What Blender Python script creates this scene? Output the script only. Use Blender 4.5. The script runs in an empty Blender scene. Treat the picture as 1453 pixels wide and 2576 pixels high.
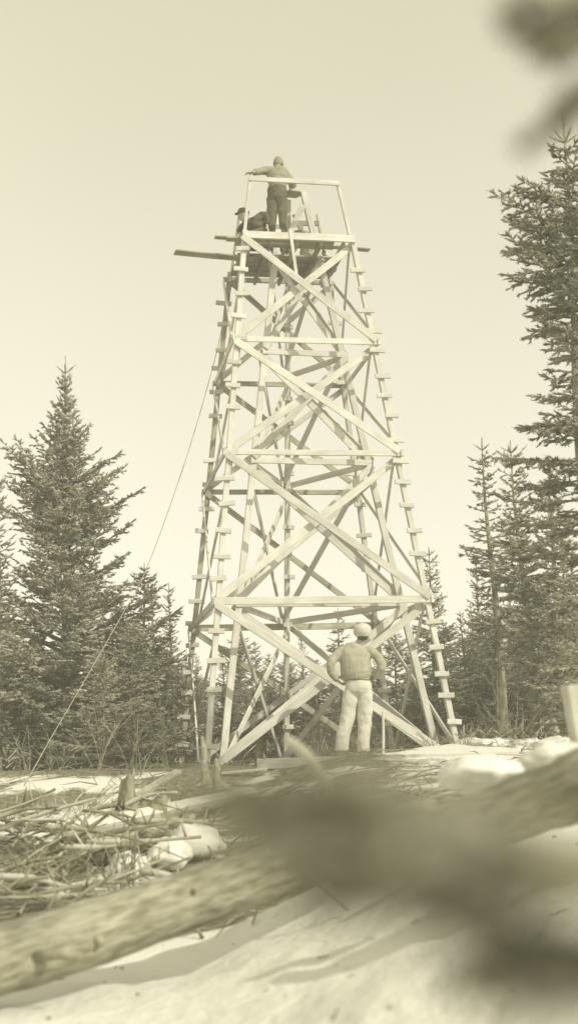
import bpy, bmesh, math, random
import numpy as np
from mathutils import Vector, Matrix, noise
rnd = random.Random(7)
S = bpy.context.scene
C = S.collection
R = math.radians
# ------------------------------------------------------------------ camera
CAMZ = 0.9
FPX, PITCH, ROLL = 3266.0, 0.2035, 0.0372
cp, sp, cr, sr = math.cos(PITCH), math.sin(PITCH), math.cos(ROLL), math.sin(ROLL)
CF = Vector((0, cp, sp)); _R = Vector((1, 0, 0)); _U = Vector((0, -sp, cp))
CR = _R*cr - _U*sr; CU = _R*sr + _U*cr
CAM = Vector((0, 0, CAMZ))
def ray(px, py):
    return CF + CR*((px-726.5)/FPX) - CU*((py-1288)/FPX)
def at(px, py, Y):
    d = ray(px, py); return CAM + d*(Y/d.y)
def at_z(px, py, z):
    d = ray(px, py); return CAM + d*((z-CAMZ)/d.z)
cam = bpy.data.cameras.new('camera'); co = bpy.data.objects.new('camera', cam); C.objects.link(co)
co.matrix_world = Matrix(((CR.x, CU.x, -CF.x, 0), (CR.y, CU.y, -CF.y, 0), (CR.z, CU.z, -CF.z, CAMZ), (0, 0, 0, 1)))
cam.sensor_fit = 'VERTICAL'; cam.sensor_height = 134.0; cam.sensor_width = 75.5
cam.lens = 134.0*FPX/2576
cam.clip_end = 1000; cam.clip_start = 0.05
cam.dof.use_dof = True; cam.dof.focus_distance = 20.5; cam.dof.aperture_fstop = 170/22.0
S.camera = co
S.view_settings.view_transform = 'Standard'; S.view_settings.look = 'None'
S.view_settings.exposure = 0; S.view_settings.gamma = 1
# ------------------------------------------------------------------ light
SUN_EL, SUN_AZ = 38, 48      # azimuth: degrees to the right of straight behind the camera
sd = Vector((math.sin(R(SUN_AZ))*math.cos(R(SUN_EL)), -math.cos(R(SUN_AZ))*math.cos(R(SUN_EL)), math.sin(R(SUN_EL))))
sl = bpy.data.lights.new('sun', 'SUN'); so = bpy.data.objects.new('sun', sl); C.objects.link(so)
so.rotation_euler = sd.to_track_quat('Z', 'Y').to_euler()
sl.energy = 3.3; sl.angle = R(0.6); sl.color = (1.0, 0.972, 0.84)
W = bpy.data.worlds.new('World'); S.world = W; W.use_nodes = True
nt = W.node_tree; nt.nodes.clear()
def N(nt, t, **k):
    n = nt.nodes.new(t)
    for a, b in k.items(): setattr(n, a, b)
    return n
out = N(nt, 'ShaderNodeOutputWorld'); bg = N(nt, 'ShaderNodeBackground'); sky = N(nt, 'ShaderNodeTexSky')
sky.sky_type = 'NISHITA'; sky.sun_disc = False; sky.sun_elevation = R(SUN_EL)
sky.sun_rotation = math.atan2(sd.x, sd.y)
bw = N(nt, 'ShaderNodeRGBToBW'); pw = N(nt, 'ShaderNodeMath', operation='POWER'); pw.inputs[1].default_value = 0.35
mx = N(nt, 'ShaderNodeVectorMath', operation='SCALE')
tc = N(nt, 'ShaderNodeTexCoord'); sx = N(nt, 'ShaderNodeSeparateXYZ'); rp = N(nt, 'ShaderNodeValToRGB')
rp.color_ramp.elements[0].position = 0.0; rp.color_ramp.elements[0].color = (0.985, 0.950, 0.815, 1)
rp.color_ramp.elements[1].position = 0.55; rp.color_ramp.elements[1].color = (0.90, 0.85, 0.63, 1)
nz = N(nt, 'ShaderNodeTexNoise'); nz.inputs['Scale'].default_value = 2.2; nz.inputs['Detail'].default_value = 2
nm = N(nt, 'ShaderNodeMapRange'); nm.inputs['From Min'].default_value = .3; nm.inputs['From Max'].default_value = .7
nm.inputs['To Min'].default_value = .96; nm.inputs['To Max'].default_value = 1.04
mm = N(nt, 'ShaderNodeMath', operation='MULTIPLY')
L = nt.links.new
L(sky.outputs[0], bw.inputs[0]); L(bw.outputs[0], pw.inputs[0]); L(pw.outputs[0], mm.inputs[0])
L(tc.outputs['Generated'], nz.inputs['Vector']); L(nz.outputs['Fac'], nm.inputs['Value']); L(nm.outputs[0], mm.inputs[1])
L(tc.outputs['Generated'], sx.inputs[0]); L(sx.outputs['Z'], rp.inputs[0])
L(rp.outputs[0], mx.inputs[0]); L(mm.outputs[0], mx.inputs['Scale']); L(mx.outputs[0], bg.inputs[0]); L(bg.outputs[0], out.inputs[0])
bg.inputs[1].default_value = SKYSTR = 0.675
# ------------------------------------------------------------------ materials
def mat(name, c1, c2, scale=8, stretch=(1, 1, 1), rough=.85, bump=.3, bdist=.01, detail=6, objrand=0.0, coord='Object', lo=.35, hi=.65, stain=0.0):
    m = bpy.data.materials.new(name); m.use_nodes = True; t = m.node_tree; b = t.nodes['Principled BSDF']
    b.inputs['Roughness'].default_value = rough; b.inputs['Specular IOR Level'].default_value = .25
    tc = N(t, 'ShaderNodeTexCoord') if coord != 'Vector' else N(t, 'ShaderNodeAttribute', attribute_name='logco'); mp = N(t, 'ShaderNodeMapping'); mp.inputs['Scale'].default_value = stretch
    n = N(t, 'ShaderNodeTexNoise'); n.inputs['Scale'].default_value = scale; n.inputs['Detail'].default_value = detail
    r = N(t, 'ShaderNodeValToRGB'); e = r.color_ramp.elements
    e[0].position = lo; e[0].color = (*c1, 1); e[1].position = hi; e[1].color = (*c2, 1)
    l = t.links.new
    l(tc.outputs[coord], mp.inputs[0]); l(mp.outputs[0], n.inputs['Vector']); l(n.outputs['Fac'], r.inputs[0])
    col = r.outputs[0]
    if objrand:
        oi = N(t, 'ShaderNodeObjectInfo'); mr = N(t, 'ShaderNodeMapRange')
        mr.inputs['To Min'].default_value = 1-objrand; mr.inputs['To Max'].default_value = 1+objrand
        l(oi.outputs['Random'], mr.inputs['Value'])
        s = N(t, 'ShaderNodeVectorMath', operation='SCALE'); l(col, s.inputs[0]); l(mr.outputs[0], s.inputs['Scale']); col = s.outputs[0]
        a = N(t, 'ShaderNodeVectorMath', operation='ADD'); l(mp.outputs[0], a.inputs[0]); l(oi.outputs['Random'], a.inputs[1]); l(a.outputs[0], n.inputs['Vector'])
    if stain:
        n3 = N(t, 'ShaderNodeTexNoise'); n3.inputs['Scale'].default_value = 2.3; n3.inputs['Detail'].default_value = 3
        l(tc.outputs[coord], n3.inputs['Vector']); m3_ = N(t, 'ShaderNodeMapRange'); m3_.inputs['From Min'].default_value = .35; m3_.inputs['From Max'].default_value = .65
        m3_.inputs['To Min'].default_value = 1-stain; m3_.inputs['To Max'].default_value = 1+stain*.4; l(n3.outputs['Fac'], m3_.inputs['Value'])
        s3 = N(t, 'ShaderNodeVectorMath', operation='SCALE'); l(col, s3.inputs[0]); l(m3_.outputs[0], s3.inputs['Scale']); col = s3.outputs[0]
        if objrand:
            a3 = N(t, 'ShaderNodeVectorMath', operation='ADD'); l(tc.outputs[coord], a3.inputs[0]); l(oi.outputs['Random'], a3.inputs[1]); l(a3.outputs[0], n3.inputs['Vector'])
    l(col, b.inputs['Base Color'])
    if bump:
        bp = N(t, 'ShaderNodeBump'); bp.inputs['Strength'].default_value = bump; bp.inputs['Distance'].default_value = bdist
        l(n.outputs['Fac'], bp.inputs['Height']); l(bp.outputs[0], b.inputs['Normal'])
    return m
def sep(v, w=.0):   # a sepia grey of value v
    return (v, v*(.945+.05*v), v*min(.95, .50+.58*v))
M = {}
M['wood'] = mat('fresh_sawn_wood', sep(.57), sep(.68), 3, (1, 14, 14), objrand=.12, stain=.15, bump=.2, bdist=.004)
M['wood2'] = mat('shaded_wood', sep(.34), sep(.48), 3, (1, 14, 14), objrand=.15, stain=.3, bump=.3, bdist=.004)  # darker sawn wood; shade of deck underside and tower back put into colour
M['bark'] = mat('spruce_bark', sep(.16), sep(.36), 9, (1, 1, .5), bump=.8, bdist=.02, objrand=.1)
M['logbark'] = mat('log_bark', sep(.22), sep(.42), 5, (1.7, 7, 7), coord='Vector', stain=.2, bump=.9, bdist=.02, objrand=.1)
M['knot'] = mat('knotty_stub', sep(.26), sep(.42), 18, (1, 1, 1), bump=.6, bdist=.01)
M['darklog'] = mat('dark_log_bark', sep(.06), sep(.16), 5, (1.2, 9, 9), coord='Vector', bump=.9, bdist=.02)
M['darkbark'] = mat('dark_bark', sep(.06), sep(.16), 6, (1, 1, 1), bump=.9, bdist=.02)
M['bare'] = mat('debarked_wood', sep(.34), sep(.56), 5, (1, 1, 1), bump=.4, bdist=.01)
M['needle'] = mat('spruce_needles', sep(.14), sep(.50), 5.0, bump=0, rough=.7, objrand=.15, detail=8)
M['needle_dry'] = mat('dry_needles', sep(.15), sep(.30), 2, bump=0, rough=.8, objrand=.1)
M['snow'] = mat('snow', (.68, .67, .60), (.76, .75, .68), 3, bump=.5, bdist=.03, rough=.6)
M['twig'] = mat('dry_twigs', sep(.15), sep(.36), 5, bump=0)
M['rope'] = mat('hemp_rope', sep(.28), sep(.38), 20, bump=.2)
M['skin'] = mat('skin', (.36, .33, .24), (.46, .43, .32), 20, bump=.1)
M['shirt'] = mat('cotton_shirt', sep(.36), sep(.42), 5, (1.8, 1, .7), bump=.6, bdist=.04, detail=3)
M['khaki'] = mat('pale_trousers', sep(.57), sep(.64), 5, (1.6, 1.2, .8), bump=.45, bdist=.04, detail=3)
M['denim'] = mat('dark_trousers', sep(.10), sep(.14), 12, (1, 1, .6), bump=.4, bdist=.02)
M['jacket'] = mat('grey_jacket', sep(.25), sep(.29), 9, bump=.35, bdist=.02)
M['darkcoat'] = mat('dark_coat', sep(.05), sep(.13), 9, bump=.4, bdist=.02)
M['cap'] = mat('pale_cap', sep(.52), sep(.62), 9, bump=.2)
M['hair'] = mat('dark_hair', sep(.05), sep(.1), 40, bump=.4)
M['leather'] = mat('boot_leather', sep(.14), sep(.24), 12, bump=.2, rough=.5)
M['rock'] = mat('rock', sep(.28), sep(.45), 6, bump=.8, bdist=.03)
M['canvas'] = mat('canvas_bag', sep(.2), sep(.3), 12, bump=.3)
# ground: snow with bare litter patches
def ground_mat():
    m = bpy.data.materials.new('snowy_ground'); m.use_nodes = True; t = m.node_tree; b = t.nodes['Principled BSDF']; l = t.links.new
    b.inputs['Roughness'].default_value = .7; b.inputs['Specular IOR Level'].default_value = .2
    at_ = N(t, 'ShaderNodeAttribute', attribute_name='snow')
    tc = N(t, 'ShaderNodeTexCoord')
    n1 = N(t, 'ShaderNodeTexNoise'); n1.inputs['Scale'].default_value = 1.1; n1.inputs['Detail'].default_value = 9; n1.inputs['Roughness'].default_value = .62
    n2 = N(t, 'ShaderNodeTexNoise'); n2.inputs['Scale'].default_value = 14; n2.inputs['Detail'].default_value = 8
    l(tc.outputs['Object'], n1.inputs['Vector']); l(tc.outputs['Object'], n2.inputs['Vector'])
    a = N(t, 'ShaderNodeMath', operation='ADD'); l(at_.outputs['Fac'], a.inputs[0]); l(n1.outputs['Fac'], a.inputs[1])
    th = N(t, 'ShaderNodeMapRange'); th.inputs['From Min'].default_value = .97; th.inputs['From Max'].default_value = 1.05
    l(a.outputs[0], th.inputs['Value'])
    r1 = N(t, 'ShaderNodeValToRGB'); r1.color_ramp.elements[0].position = .35; r1.color_ramp.elements[0].color = (*sep(.09), 1)
    r1.color_ramp.elements[1].position = .68; r1.color_ramp.elements[1].color = (*sep(.30), 1); l(n2.outputs['Fac'], r1.inputs[0])
    r2 = N(t, 'ShaderNodeValToRGB'); r2.color_ramp.elements[0].color = (.66, .65, .58, 1); r2.color_ramp.elements[1].color = (.76, .75, .67, 1); l(n1.outputs['Fac'], r2.inputs[0])
    mxn = N(t, 'ShaderNodeMix', data_type='RGBA'); l(th.outputs[0], mxn.inputs['Factor']); l(r1.outputs[0], mxn.inputs['A']); l(r2.outputs[0], mxn.inputs['B'])
    l(mxn.outputs['Result'], b.inputs['Base Color'])
    bp = N(t, 'ShaderNodeBump'); bp.inputs['Strength'].default_value = .6; bp.inputs['Distance'].default_value = .04
    l(n2.outputs['Fac'], bp.inputs['Height']); l(bp.outputs[0], b.inputs['Normal'])
    return m
M['ground'] = ground_mat()
# ------------------------------------------------------------------ object helpers
def tag(o, label=None, cat=None, group=None, kind=None):
    if label: o['label'] = label
    if cat: o['category'] = cat
    if group: o['group'] = group
    if kind: o['kind'] = kind
    return o
def empty(name, loc, label=None, cat=None, group=None):
    o = bpy.data.objects.new(name, None); C.objects.link(o); o.location = loc; o.empty_display_size = .2
    return tag(o, label, cat, group)
def link(name, me, m, parent=None, loc=None, rot=None, smooth=False):
    if m and not me.materials: me.materials.append(m)
    if smooth: me.polygons.foreach_set('use_smooth', [True]*len(me.polygons))
    o = bpy.data.objects.new(name, me); C.objects.link(o)
    if loc is not None: o.location = loc
    if rot is not None: o.rotation_mode = 'QUATERNION'; o.rotation_quaternion = rot
    if parent:
        o.parent = parent
    return o
def board_mesh(name, ln, w, t, seed):
    """a sawn board along local X, slightly uneven, edges eased"""
    q = random.Random(seed); bm = bmesh.new(); n = max(2, int(ln/.5)); rings = []
    sag = q.uniform(-.006, .006)
    for i in range(n+1):
        x = -ln/2+ln*i/n; s = sag*math.sin(math.pi*i/n)
        e = .006 if w > .03 else .002
        jw = q.uniform(-.003, .003)
        pr = [(-w/2+e, -t/2), (w/2-e, -t/2), (w/2, -t/2+e), (w/2, t/2-e), (w/2-e, t/2), (-w/2+e, t/2), (-w/2, t/2-e), (-w/2, -t/2+e)]
        rings.append([bm.verts.new((x, y+jw, z+s)) for y, z in pr])
    for a, b in zip(rings, rings[1:]):
        for k in range(8): bm.faces.new((a[k], a[(k+1) % 8], b[(k+1) % 8], b[k]))
    bm.faces.new(rings[0][::-1]); bm.faces.new(rings[-1])
    bmesh.ops.recalc_face_normals(bm, faces=bm.faces)
    me = bpy.data.meshes.new(name); bm.to_mesh(me); bm.free(); return me
_bs = [0]
def board(name, p0, p1, w, t, nrm, parent=None, m='wood', ext=0.0):
    p0 = Vector(p0); p1 = Vector(p1); d = (p1-p0); ln = d.length+2*ext; d.normalize()
    n = Vector(nrm); n = (n-d*n.dot(d)).normalized(); y = n.cross(d)
    mt = Matrix((d, y, n)).transposed()
    _bs[0] += 1
    me = board_mesh(name, ln, w, t, _bs[0])
    o = link(name, me, M[m], parent, rot=mt.to_quaternion())
    o.location = (p0+p1)/2 - (parent.location if parent else Vector())
    return o
class MB:
    def __init__(s): s.v = []; s.f = []
    def tube(s, pts, rad, sides=8, ref=(0, 1, 0), flat=1.0, jit=0, seed=0, cap=True):
        q = random.Random(seed); pts = [Vector(p) for p in pts]; b0 = len(s.v); n = len(pts)
        if not hasattr(rad, '__len__'): rad = [rad]*n
        for i, p in enumerate(pts):
            d = (pts[min(i+1, n-1)]-pts[max(i-1, 0)]).normalized(); rf = Vector(ref)
            if abs(d.dot(rf)) > .95: rf = Vector((1, 0, 0))
            a = rf.cross(d).normalized(); b = d.cross(a).normalized()
            r = rad[i]; ra, rb = (r if hasattr(r, '__len__') else (r, r*flat))
            for k in range(sides):
                t = 2*math.pi*k/sides; j = 1+(q.uniform(-jit, jit) if jit else 0)
                s.v.append(p+a*(ra*math.cos(t)*j)+b*(rb*math.sin(t)*j))
        for i in range(n-1):
            for k in range(sides):
                k2 = (k+1) % sides
                s.f.append((b0+i*sides+k, b0+i*sides+k2, b0+(i+1)*sides+k2, b0+(i+1)*sides+k))
        if cap:
            s.f.append(tuple(b0+k for k in range(sides))[::-1]); s.f.append(tuple(b0+(n-1)*sides+k for k in range(sides)))
    def ball(s, c, r, nu=14, nv=9):
        c = Vector(c); r = r if hasattr(r, '__len__') else (r, r, r); b0 = len(s.v)
        for j in range(nv+1):
            ph = math.pi*j/nv
            for i in range(nu):
                th = 2*math.pi*i/nu; s.v.append(c+Vector((r[0]*math.sin(ph)*math.cos(th), r[1]*math.sin(ph)*math.sin(th), r[2]*math.cos(ph))))
        for j in range(nv):
            for i in range(nu):
                i2 = (i+1) % nu; s.f.append((b0+j*nu+i, b0+(j+1)*nu+i, b0+(j+1)*nu+i2, b0+j*nu+i2))
    def build(s, name, m, parent=None, loc=None, smooth=True, tagd=None):
        me = bpy.data.meshes.new(name)
        off = Vector(loc) if loc is not None else (parent.location.copy() if parent else Vector())
        me.from_pydata([tuple(Vector(v)-off) for v in s.v], [], s.f); me.validate()
        o = link(name, me, m, parent, smooth=smooth)
        if not parent and loc is not None: o.location = loc
        return o
def spline(pts, k=6):
    P = [Vector(p) for p in pts]; o = []
    for i in range(len(P)-1):
        a = P[max(i-1, 0)]; b = P[i]; c = P[i+1]; d = P[min(i+2, len(P)-1)]
        for j in range(k):
            t = j/k; o.append(.5*((2*b)+(c-a)*t+(2*a-5*b+4*c-d)*t*t+(3*b-a-3*c+d)*t**3))
    o.append(P[-1]); return o
# ------------------------------------------------------------------ terrain
def sm(a, b, x):
    t = max(0, min(1, (x-a)/(b-a))); return t*t*(3-2*t)
def G(x, y):
    """ground height"""
    near = -.78 + .50*sm(-.6, 1.1, x) + .05*(y-4)*sm(4, 3, y)
    far = .22 + .10*sm(-1.5, 2.5, x) + .035*max(0, y-22) - .035*max(0, y-46)*1.4
    z = near + (far-near)*(.55*sm(6, 15, y)+.45*sm(14.2, 17.4, y))
    w = sm(3, 12, y)
    z += .07*noise.noise(Vector((x*.8, y*.8, 0)))*(.5+w)+(1-w)*(.035*noise.noise(Vector((x*2.3, y*2.3, 5)))+.02*noise.noise(Vector((x*7, y*7, 1))))+.03*noise.noise(Vector((x*3, y*3, 3)))
    if y > 40: z += .6*noise.noise(Vector((x*.05, y*.05, 9)))*sm(40, 60, y)
    return z+CAMZ
def snow_amt(x, y):
    a = .75
    a -= .32*sm(6.2, 7.5, y)
    a += .10*sm(11, 12.5, y)*sm(17.5, 16, y)*sm(-1.2, -2.2, x)
    a += .30*sm(13, 16, y)*sm(.8, 1.8, x)*sm(21, 19, y)
    a += .04*sm(7, 9, y)*sm(-.4, .4, x)
    a -= .14*sm(17.5, 19, y)
    a -= .12*sm(24, 27, y)
    return a
def make_ground():
    ys = [1.2]
    while ys[-1] < 190: ys.append(ys[-1]+.035+ .012*ys[-1])
    us = np.linspace(-1, 1, 161); us = np.sign(us)*np.abs(us)**1.8
    V, F, A = [], [], []
    ys = [-6, -2, 0, .6]+ys
    for y in ys:
        hw = 4+abs(y)*1.3
        for u in us:
            x = u*hw; V.append((x, y, G(x, y))); A.append(snow_amt(x, y))
    n = len(us)
    for j in range(len(ys)-1):
        for i in range(n-1): F.append((j*n+i, j*n+i+1, (j+1)*n+i+1, (j+1)*n+i))
    me = bpy.data.meshes.new('ground'); me.from_pydata(V, [], F)
    at_ = me.attributes.new('snow', 'FLOAT', 'POINT'); at_.data.foreach_set('value', A)
    o = link('ground', me, M['ground'], smooth=True); tag(o, kind='structure'); return o
make_ground()
def gp(x, y, dz=0): return Vector((x, y, G(x, y)+dz))
def og(px, py, dz=0.0, y0=3.0, y1=19.0):
    """where the line of sight meets the ground raised by dz"""
    Y = y0; best = (9, y0)
    while Y < y1:
        p = at(px, py, Y); e = p.z-G(p.x, Y)-dz
        if e <= 0: return p
        best = min(best, (e, Y)); Y += .05
    return at(px, py, best[1])
def gpx(px, Y, dz=0):
    x = at(px, 1900, Y).x; return gp(x, Y, dz)
# ------------------------------------------------------------------ outer tower
K = 3.0
TD, TX, TYAW, TA0, TS = 7.0264*K, .0617*K, .1884, .6357*K, .1135
H = [0, .8784*K, 1.6653*K, 2.3047*K, 2.9284*K]
LX, LY = -.0028, -.001
cy_, sy_ = math.cos(TYAW), math.sin(TYAW)
TC = Vector((TX, TD, 0))
ux, uy = Vector((cy_, sy_, 0)), Vector((-sy_, cy_, 0))
def tp(fx, fy, h, a=None):
    """point in the tower frame: fx, fy in -1..1 of the half width at height h (above camera height)"""
    a = TA0-TS*h if a is None else a
    return TC+ux*(fx*a)+uy*(fy*a)+Vector((LX*h, LY*h, h+CAMZ))
base_loc = Vector((TX, TD, G(TX, TD)))
T = empty('observation_tower', base_loc, 'tall four legged wooden lookout tower with cross braces and ladder cleats, under construction', 'tower')
corners = {'FL': (-1, -1), 'FR': (1, -1), 'BL': (-1, 1), 'BR': (1, 1)}
LW = .085
for k, (fx, fy) in corners.items():
    p = tp(fx, fy, .2); hb = G(p.x, p.y)-CAMZ-.1
    board('leg', tp(fx, fy, hb), tp(fx, fy, H[4]+.10), LW, LW, uy, T, 'wood' if k != 'BL' else 'wood2')  # left back leg gets the darker wood, its shade put into the colour
for a, b, nrm in (('FL', 'FR', -uy), ('BL', 'BR', uy), ('FL', 'BL', -ux), ('FR', 'BR', ux)):
    ca, cb = corners[a], corners[b]; back = (a == 'BL'); side = not back and a[1] == b[1] and a[0] != b[0]
    off = nrm*.062
    for i in (1, 2, 3, 4):
        if i == 4 and not back: continue
        board('horizontal_brace', tp(*ca, H[i])+off, tp(*cb, H[i])+off, .115 if i == 1 else .09, .03, nrm, T, 'wood2' if back else 'wood', ext=.10)  # back face boards coloured darker to stand for shade
    for i in range(4):
        h0 = H[i]+(.06 if i else .0); h1 = H[i+1]-.07
        if i == 0:
            pa, pb = tp(*ca, .3), tp(*cb, .3); h0 = .33
            qa = pa.lerp(pb, .06); qb = pb.lerp(pa, .06)
        else: qa, qb = tp(*ca, h0), tp(*cb, h0)
        ra, rb = tp(*ca, h1), tp(*cb, h1)
        wd = .12 if not side else .085
        if back: wd = .10
        if a == 'FL' and b == 'FR': qa, qb, ra, rb = qb, qa, rb, ra
        board('diagonal_brace', qa+nrm*.095, rb+nrm*.095, wd, .028, nrm, T, 'wood', ext=.05)
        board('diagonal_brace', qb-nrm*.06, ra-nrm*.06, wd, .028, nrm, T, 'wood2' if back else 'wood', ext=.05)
# ladder cleats
def cleats(fx, fy, h0, step, n, skip, nrm, off, parent=T, fn=None, w=.25):
    w0 = w
    for i in range(n):
        if i in skip: continue
        h = h0+i*step+rnd.uniform(-.05, .05)
        if h > H[4]-.25 and fn is None: break
        p = (fn(h) if fn else tp(fx, fy, h))+Vector(nrm)*off
        ax = (ux if abs(Vector(nrm).dot(uy)) > .5 else uy)
        ax = (ax+Vector((0, 0, rnd.uniform(-.09, .09)))).normalized(); s = rnd.uniform(-.035, .035); w = w0*rnd.uniform(.85, 1.12)
        board('ladder_cleat', p-ax*(w/2)+ax*s, p+ax*(w/2)+ax*s, .078, .04, nrm, parent, 'wood')
cleats(1, -1, .78, .372, 22, (6,), -uy, .075)
cleats(-1, -1, .55, .40, 21, (1, 5, 12), -uy, .075)
cleats(-1, 1, .30, .40, 22, (9, 14), -ux*.4-uy*.9, .07)
cleats(1, 1, .9, .55, 16, (3, 4, 9, 12), -uy, .06)
# top rail frame
hr = 9.66
pFL, pFR = tp(-1, -1, hr, .74), tp(1, -1, hr, .70)
pFL = at(629, 448, tp(-1, -1, hr, .8).y); pFR = at(847, 460, tp(1, -1, hr, .8).y)
qFL, qFR = tp(-1, -1, H[4]-.12), tp(1, -1, H[4]-.12)
board('railing_post', qFL+uy*.07, pFL, .075, .05, ux, T); board('railing_post', qFR+uy*.07, pFR+Vector((0, 0, .03)), .06, .05, ux, T)
board('railing', pFL-uy*.045-Vector((0, 0, .03)), pFR-uy*.045-Vector((0, 0, .03)), .085, .03, uy, T, ext=.03)
# back rail
bl, br = tp(-1, 1, H[4]), tp(1, 1, H[4])
pBL = at(603, 528, bl.y-.05); pBR = at(798, 540, br.y-.05)
board('railing_post', bl-Vector((0, 0, .1))-uy*.08, pBL, .07, .04, ux, T); board('railing_post', br-Vector((0, 0, .1))-uy*.08, pBR, .075, .05, ux, T, 'wood2')
board('railing', at(738, 562, br.y-.12), at(802, 562, br.y-.12), .10, .03, uy, T, 'wood2')
# platform
ph = H[4]
board('front_beam', tp(-1, -1, ph)-uy*.07-ux*.03, tp(1, -1, ph)-uy*.07+ux*.03, .125, .04, uy, T)
aP = TA0-TS*ph
for f in (-.86, -.5, -.02, .42, .84):
    board('joist', tp(f, -1.02, ph-.04), tp(f, 1.02, ph-.04), .04, .10, ux, T, 'wood2') if False else \
    board('joist', tp(f, -.97, ph-.05), tp(f, 1.02, ph-.05), .11, .045, ux, T, 'wood2')
for k, (fy, x0, x1) in enumerate(((-.80, -1.30, .70), (-.61, -1.12, .74), (-.075, -1.0, 1.0), (.10, -1.0, 1.0), (.285, -.97, 1.0), (.47, -1.0, 1.02), (.655, -1.0, 1.0), (.84, -1.02, .98))):
    board('deck_board', tp(x0, fy, ph+.025), tp(x1, fy, ph+.025), .155, .03, (0, 0, 1), T, 'wood2')  # underside shade put into the deck board colour
DECK = ph+.04+CAMZ
# ------------------------------------------------------------------ inner tripod
r0, si = .6717*K, .1795
g = [0, .899*K, 1.6826*K, 2.3167*K, 8.75, 10.0]
IC = Vector((TX+.03*K, TD, 0)); yi = .2484
def ip(ang, h):
    a = max(.14, r0-si*h); t = R(ang)+yi
    return IC+Vector((a*math.cos(t)+LX*h, a*math.sin(t)+LY*h, h+CAMZ))
IT = empty('instrument_tripod', Vector((IC.x, IC.y, G(IC.x, IC.y))), 'three legged inner timber stand rising inside the lookout tower to the instrument table', 'tripod stand')
angs = (210, 330, 90)
for a in angs:
    hb = G(*ip(a, .3)[:2])-CAMZ-.1; t = R(a)+yi; rad = Vector((math.cos(t), math.sin(t), 0))
    board('leg', ip(a, hb), ip(a, g[5]), .105 if a != 90 else .09, .08, uy, IT)
for a, b in ((210, 330), (330, 90), (90, 210)):
    mid = (ip(a, 1)+ip(b, 1))/2-IC; nrm = Vector((mid.x, mid.y, 0)).normalized()
    for i in (1, 2, 3): board('horizontal_brace', ip(a, g[i])+nrm*.06, ip(b, g[i])+nrm*.06, .10, .03, nrm, IT, ext=.06)
    for i in range(4):
        h0 = g[i]+(.08 if i else .35); h1 = g[i+1]-.08
        board('diagonal_brace', ip(a, h0)+nrm*.09, ip(b, h1)+nrm*.09, .11 if i < 3 else .09, .028, nrm, IT, ext=.04)
        board('diagonal_brace', ip(b, h0)-nrm*.055, ip(a, h1)-nrm*.055, .11 if i < 3 else .09, .028, nrm, IT, ext=.04)
cleats(0, 0, .9, .43, 18, (1, 2, 9), -uy, .07, IT, fn=lambda h: ip(90, h), w=.17)
# table on top of the tripod
top = MB(); c0 = ip(90, 10.0)*.34+ip(210, 10.0)*.33+ip(330, 10.0)*.33+Vector((.04, 0, 0))
for z0, z1, rr in ((0, .03, .16),):
    n = 6; b0 = 0
    for z in (z0, z1):
        for k in range(n):
            t = 2*math.pi*k/n+.3; top.v.append(c0+Vector((rr*math.cos(t), rr*math.sin(t), z)))
    for k in range(n): top.f.append((k, (k+1) % n, n+(k+1) % n, n+k))
    top.f.append(tuple(range(n))[::-1]); top.f.append(tuple(range(n, 2*n)))
top.build('table_top', M['wood2'], IT, smooth=False)
board('table_brace', at(728, 590, c0.y-.25), at(762, 515, c0.y-.3), .10, .03, uy, IT)
board('table_brace', at(741, 540, c0.y+.2), at(766, 600, c0.y+.2), .09, .03, uy, IT, 'wood2')
bx_ = MB(); q = Vector((0, 0, 0))
def boxv(mb, c, sx_, sy2, sz):
    b0 = len(mb.v)
    for z in (0, sz):
        for x, y in ((-1, -1), (1, -1), (1, 1), (-1, 1)): mb.v.append(Vector(c)+Vector((x*sx_/2, y*sy2/2, z)))
    for f in ((3, 2, 1, 0), (4, 5, 6, 7), (0, 1, 5, 4), (1, 2, 6, 5), (2, 3, 7, 6), (3, 0, 4, 7)): mb.f.append(tuple(b0+i for i in f))
ib = empty('instrument', c0+Vector((.0, -.02, .031)), 'small pale instrument box standing on the table at the top of the inner stand', 'instrument')
bb = MB(); boxv(bb, ib.location, .12, .12, .15); bb.build('case', M['cap'], ib, smooth=False)
b2 = MB(); b2.tube([ib.location+Vector((-.0, 0, .15)), ib.location+Vector((0, 0, .19))], .035, 12); b2.build('lid_knob', M['darkbark'], ib)
# loose planks at the top
def loose(p0, p1, w, t, nrm, label, cat='plank', name='loose_plank', m='wood2', group=None):
    o = board(name, p0, p1, w, t, nrm, None, m); tag(o, label, cat, group); return o
zP = DECK+.02
p0 = at_z(440, 634, zP-.10); p1 = at_z(640, 652, zP-.10)
loose(p0, p1, .20, .03, (0, 0, 1), 'long dark plank jutting out to the left below the tower platform')
p0 = at_z(541, 596, zP+.03); p1 = at_z(928, 629, zP+.03)
loose(p0, p1, .13, .028, (0, 0, 1), 'thin plank lying across the platform, its ends poking out on both sides')
loose(at(729, 578, tp(0, -1, ph).y-.12), at(746, 696, tp(0, -1, ph).y-.14), .055, .025, uy, 'narrow batten hanging down in front of the platform beam', 'batten', 'batten', 'wood')
for (a, b, c, d, l) in ((826, 575, 824, 612, 'middle'), (772, 585, 771, 606, 'left'), (861, 596, 862, 612, 'right')):
    pass
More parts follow.
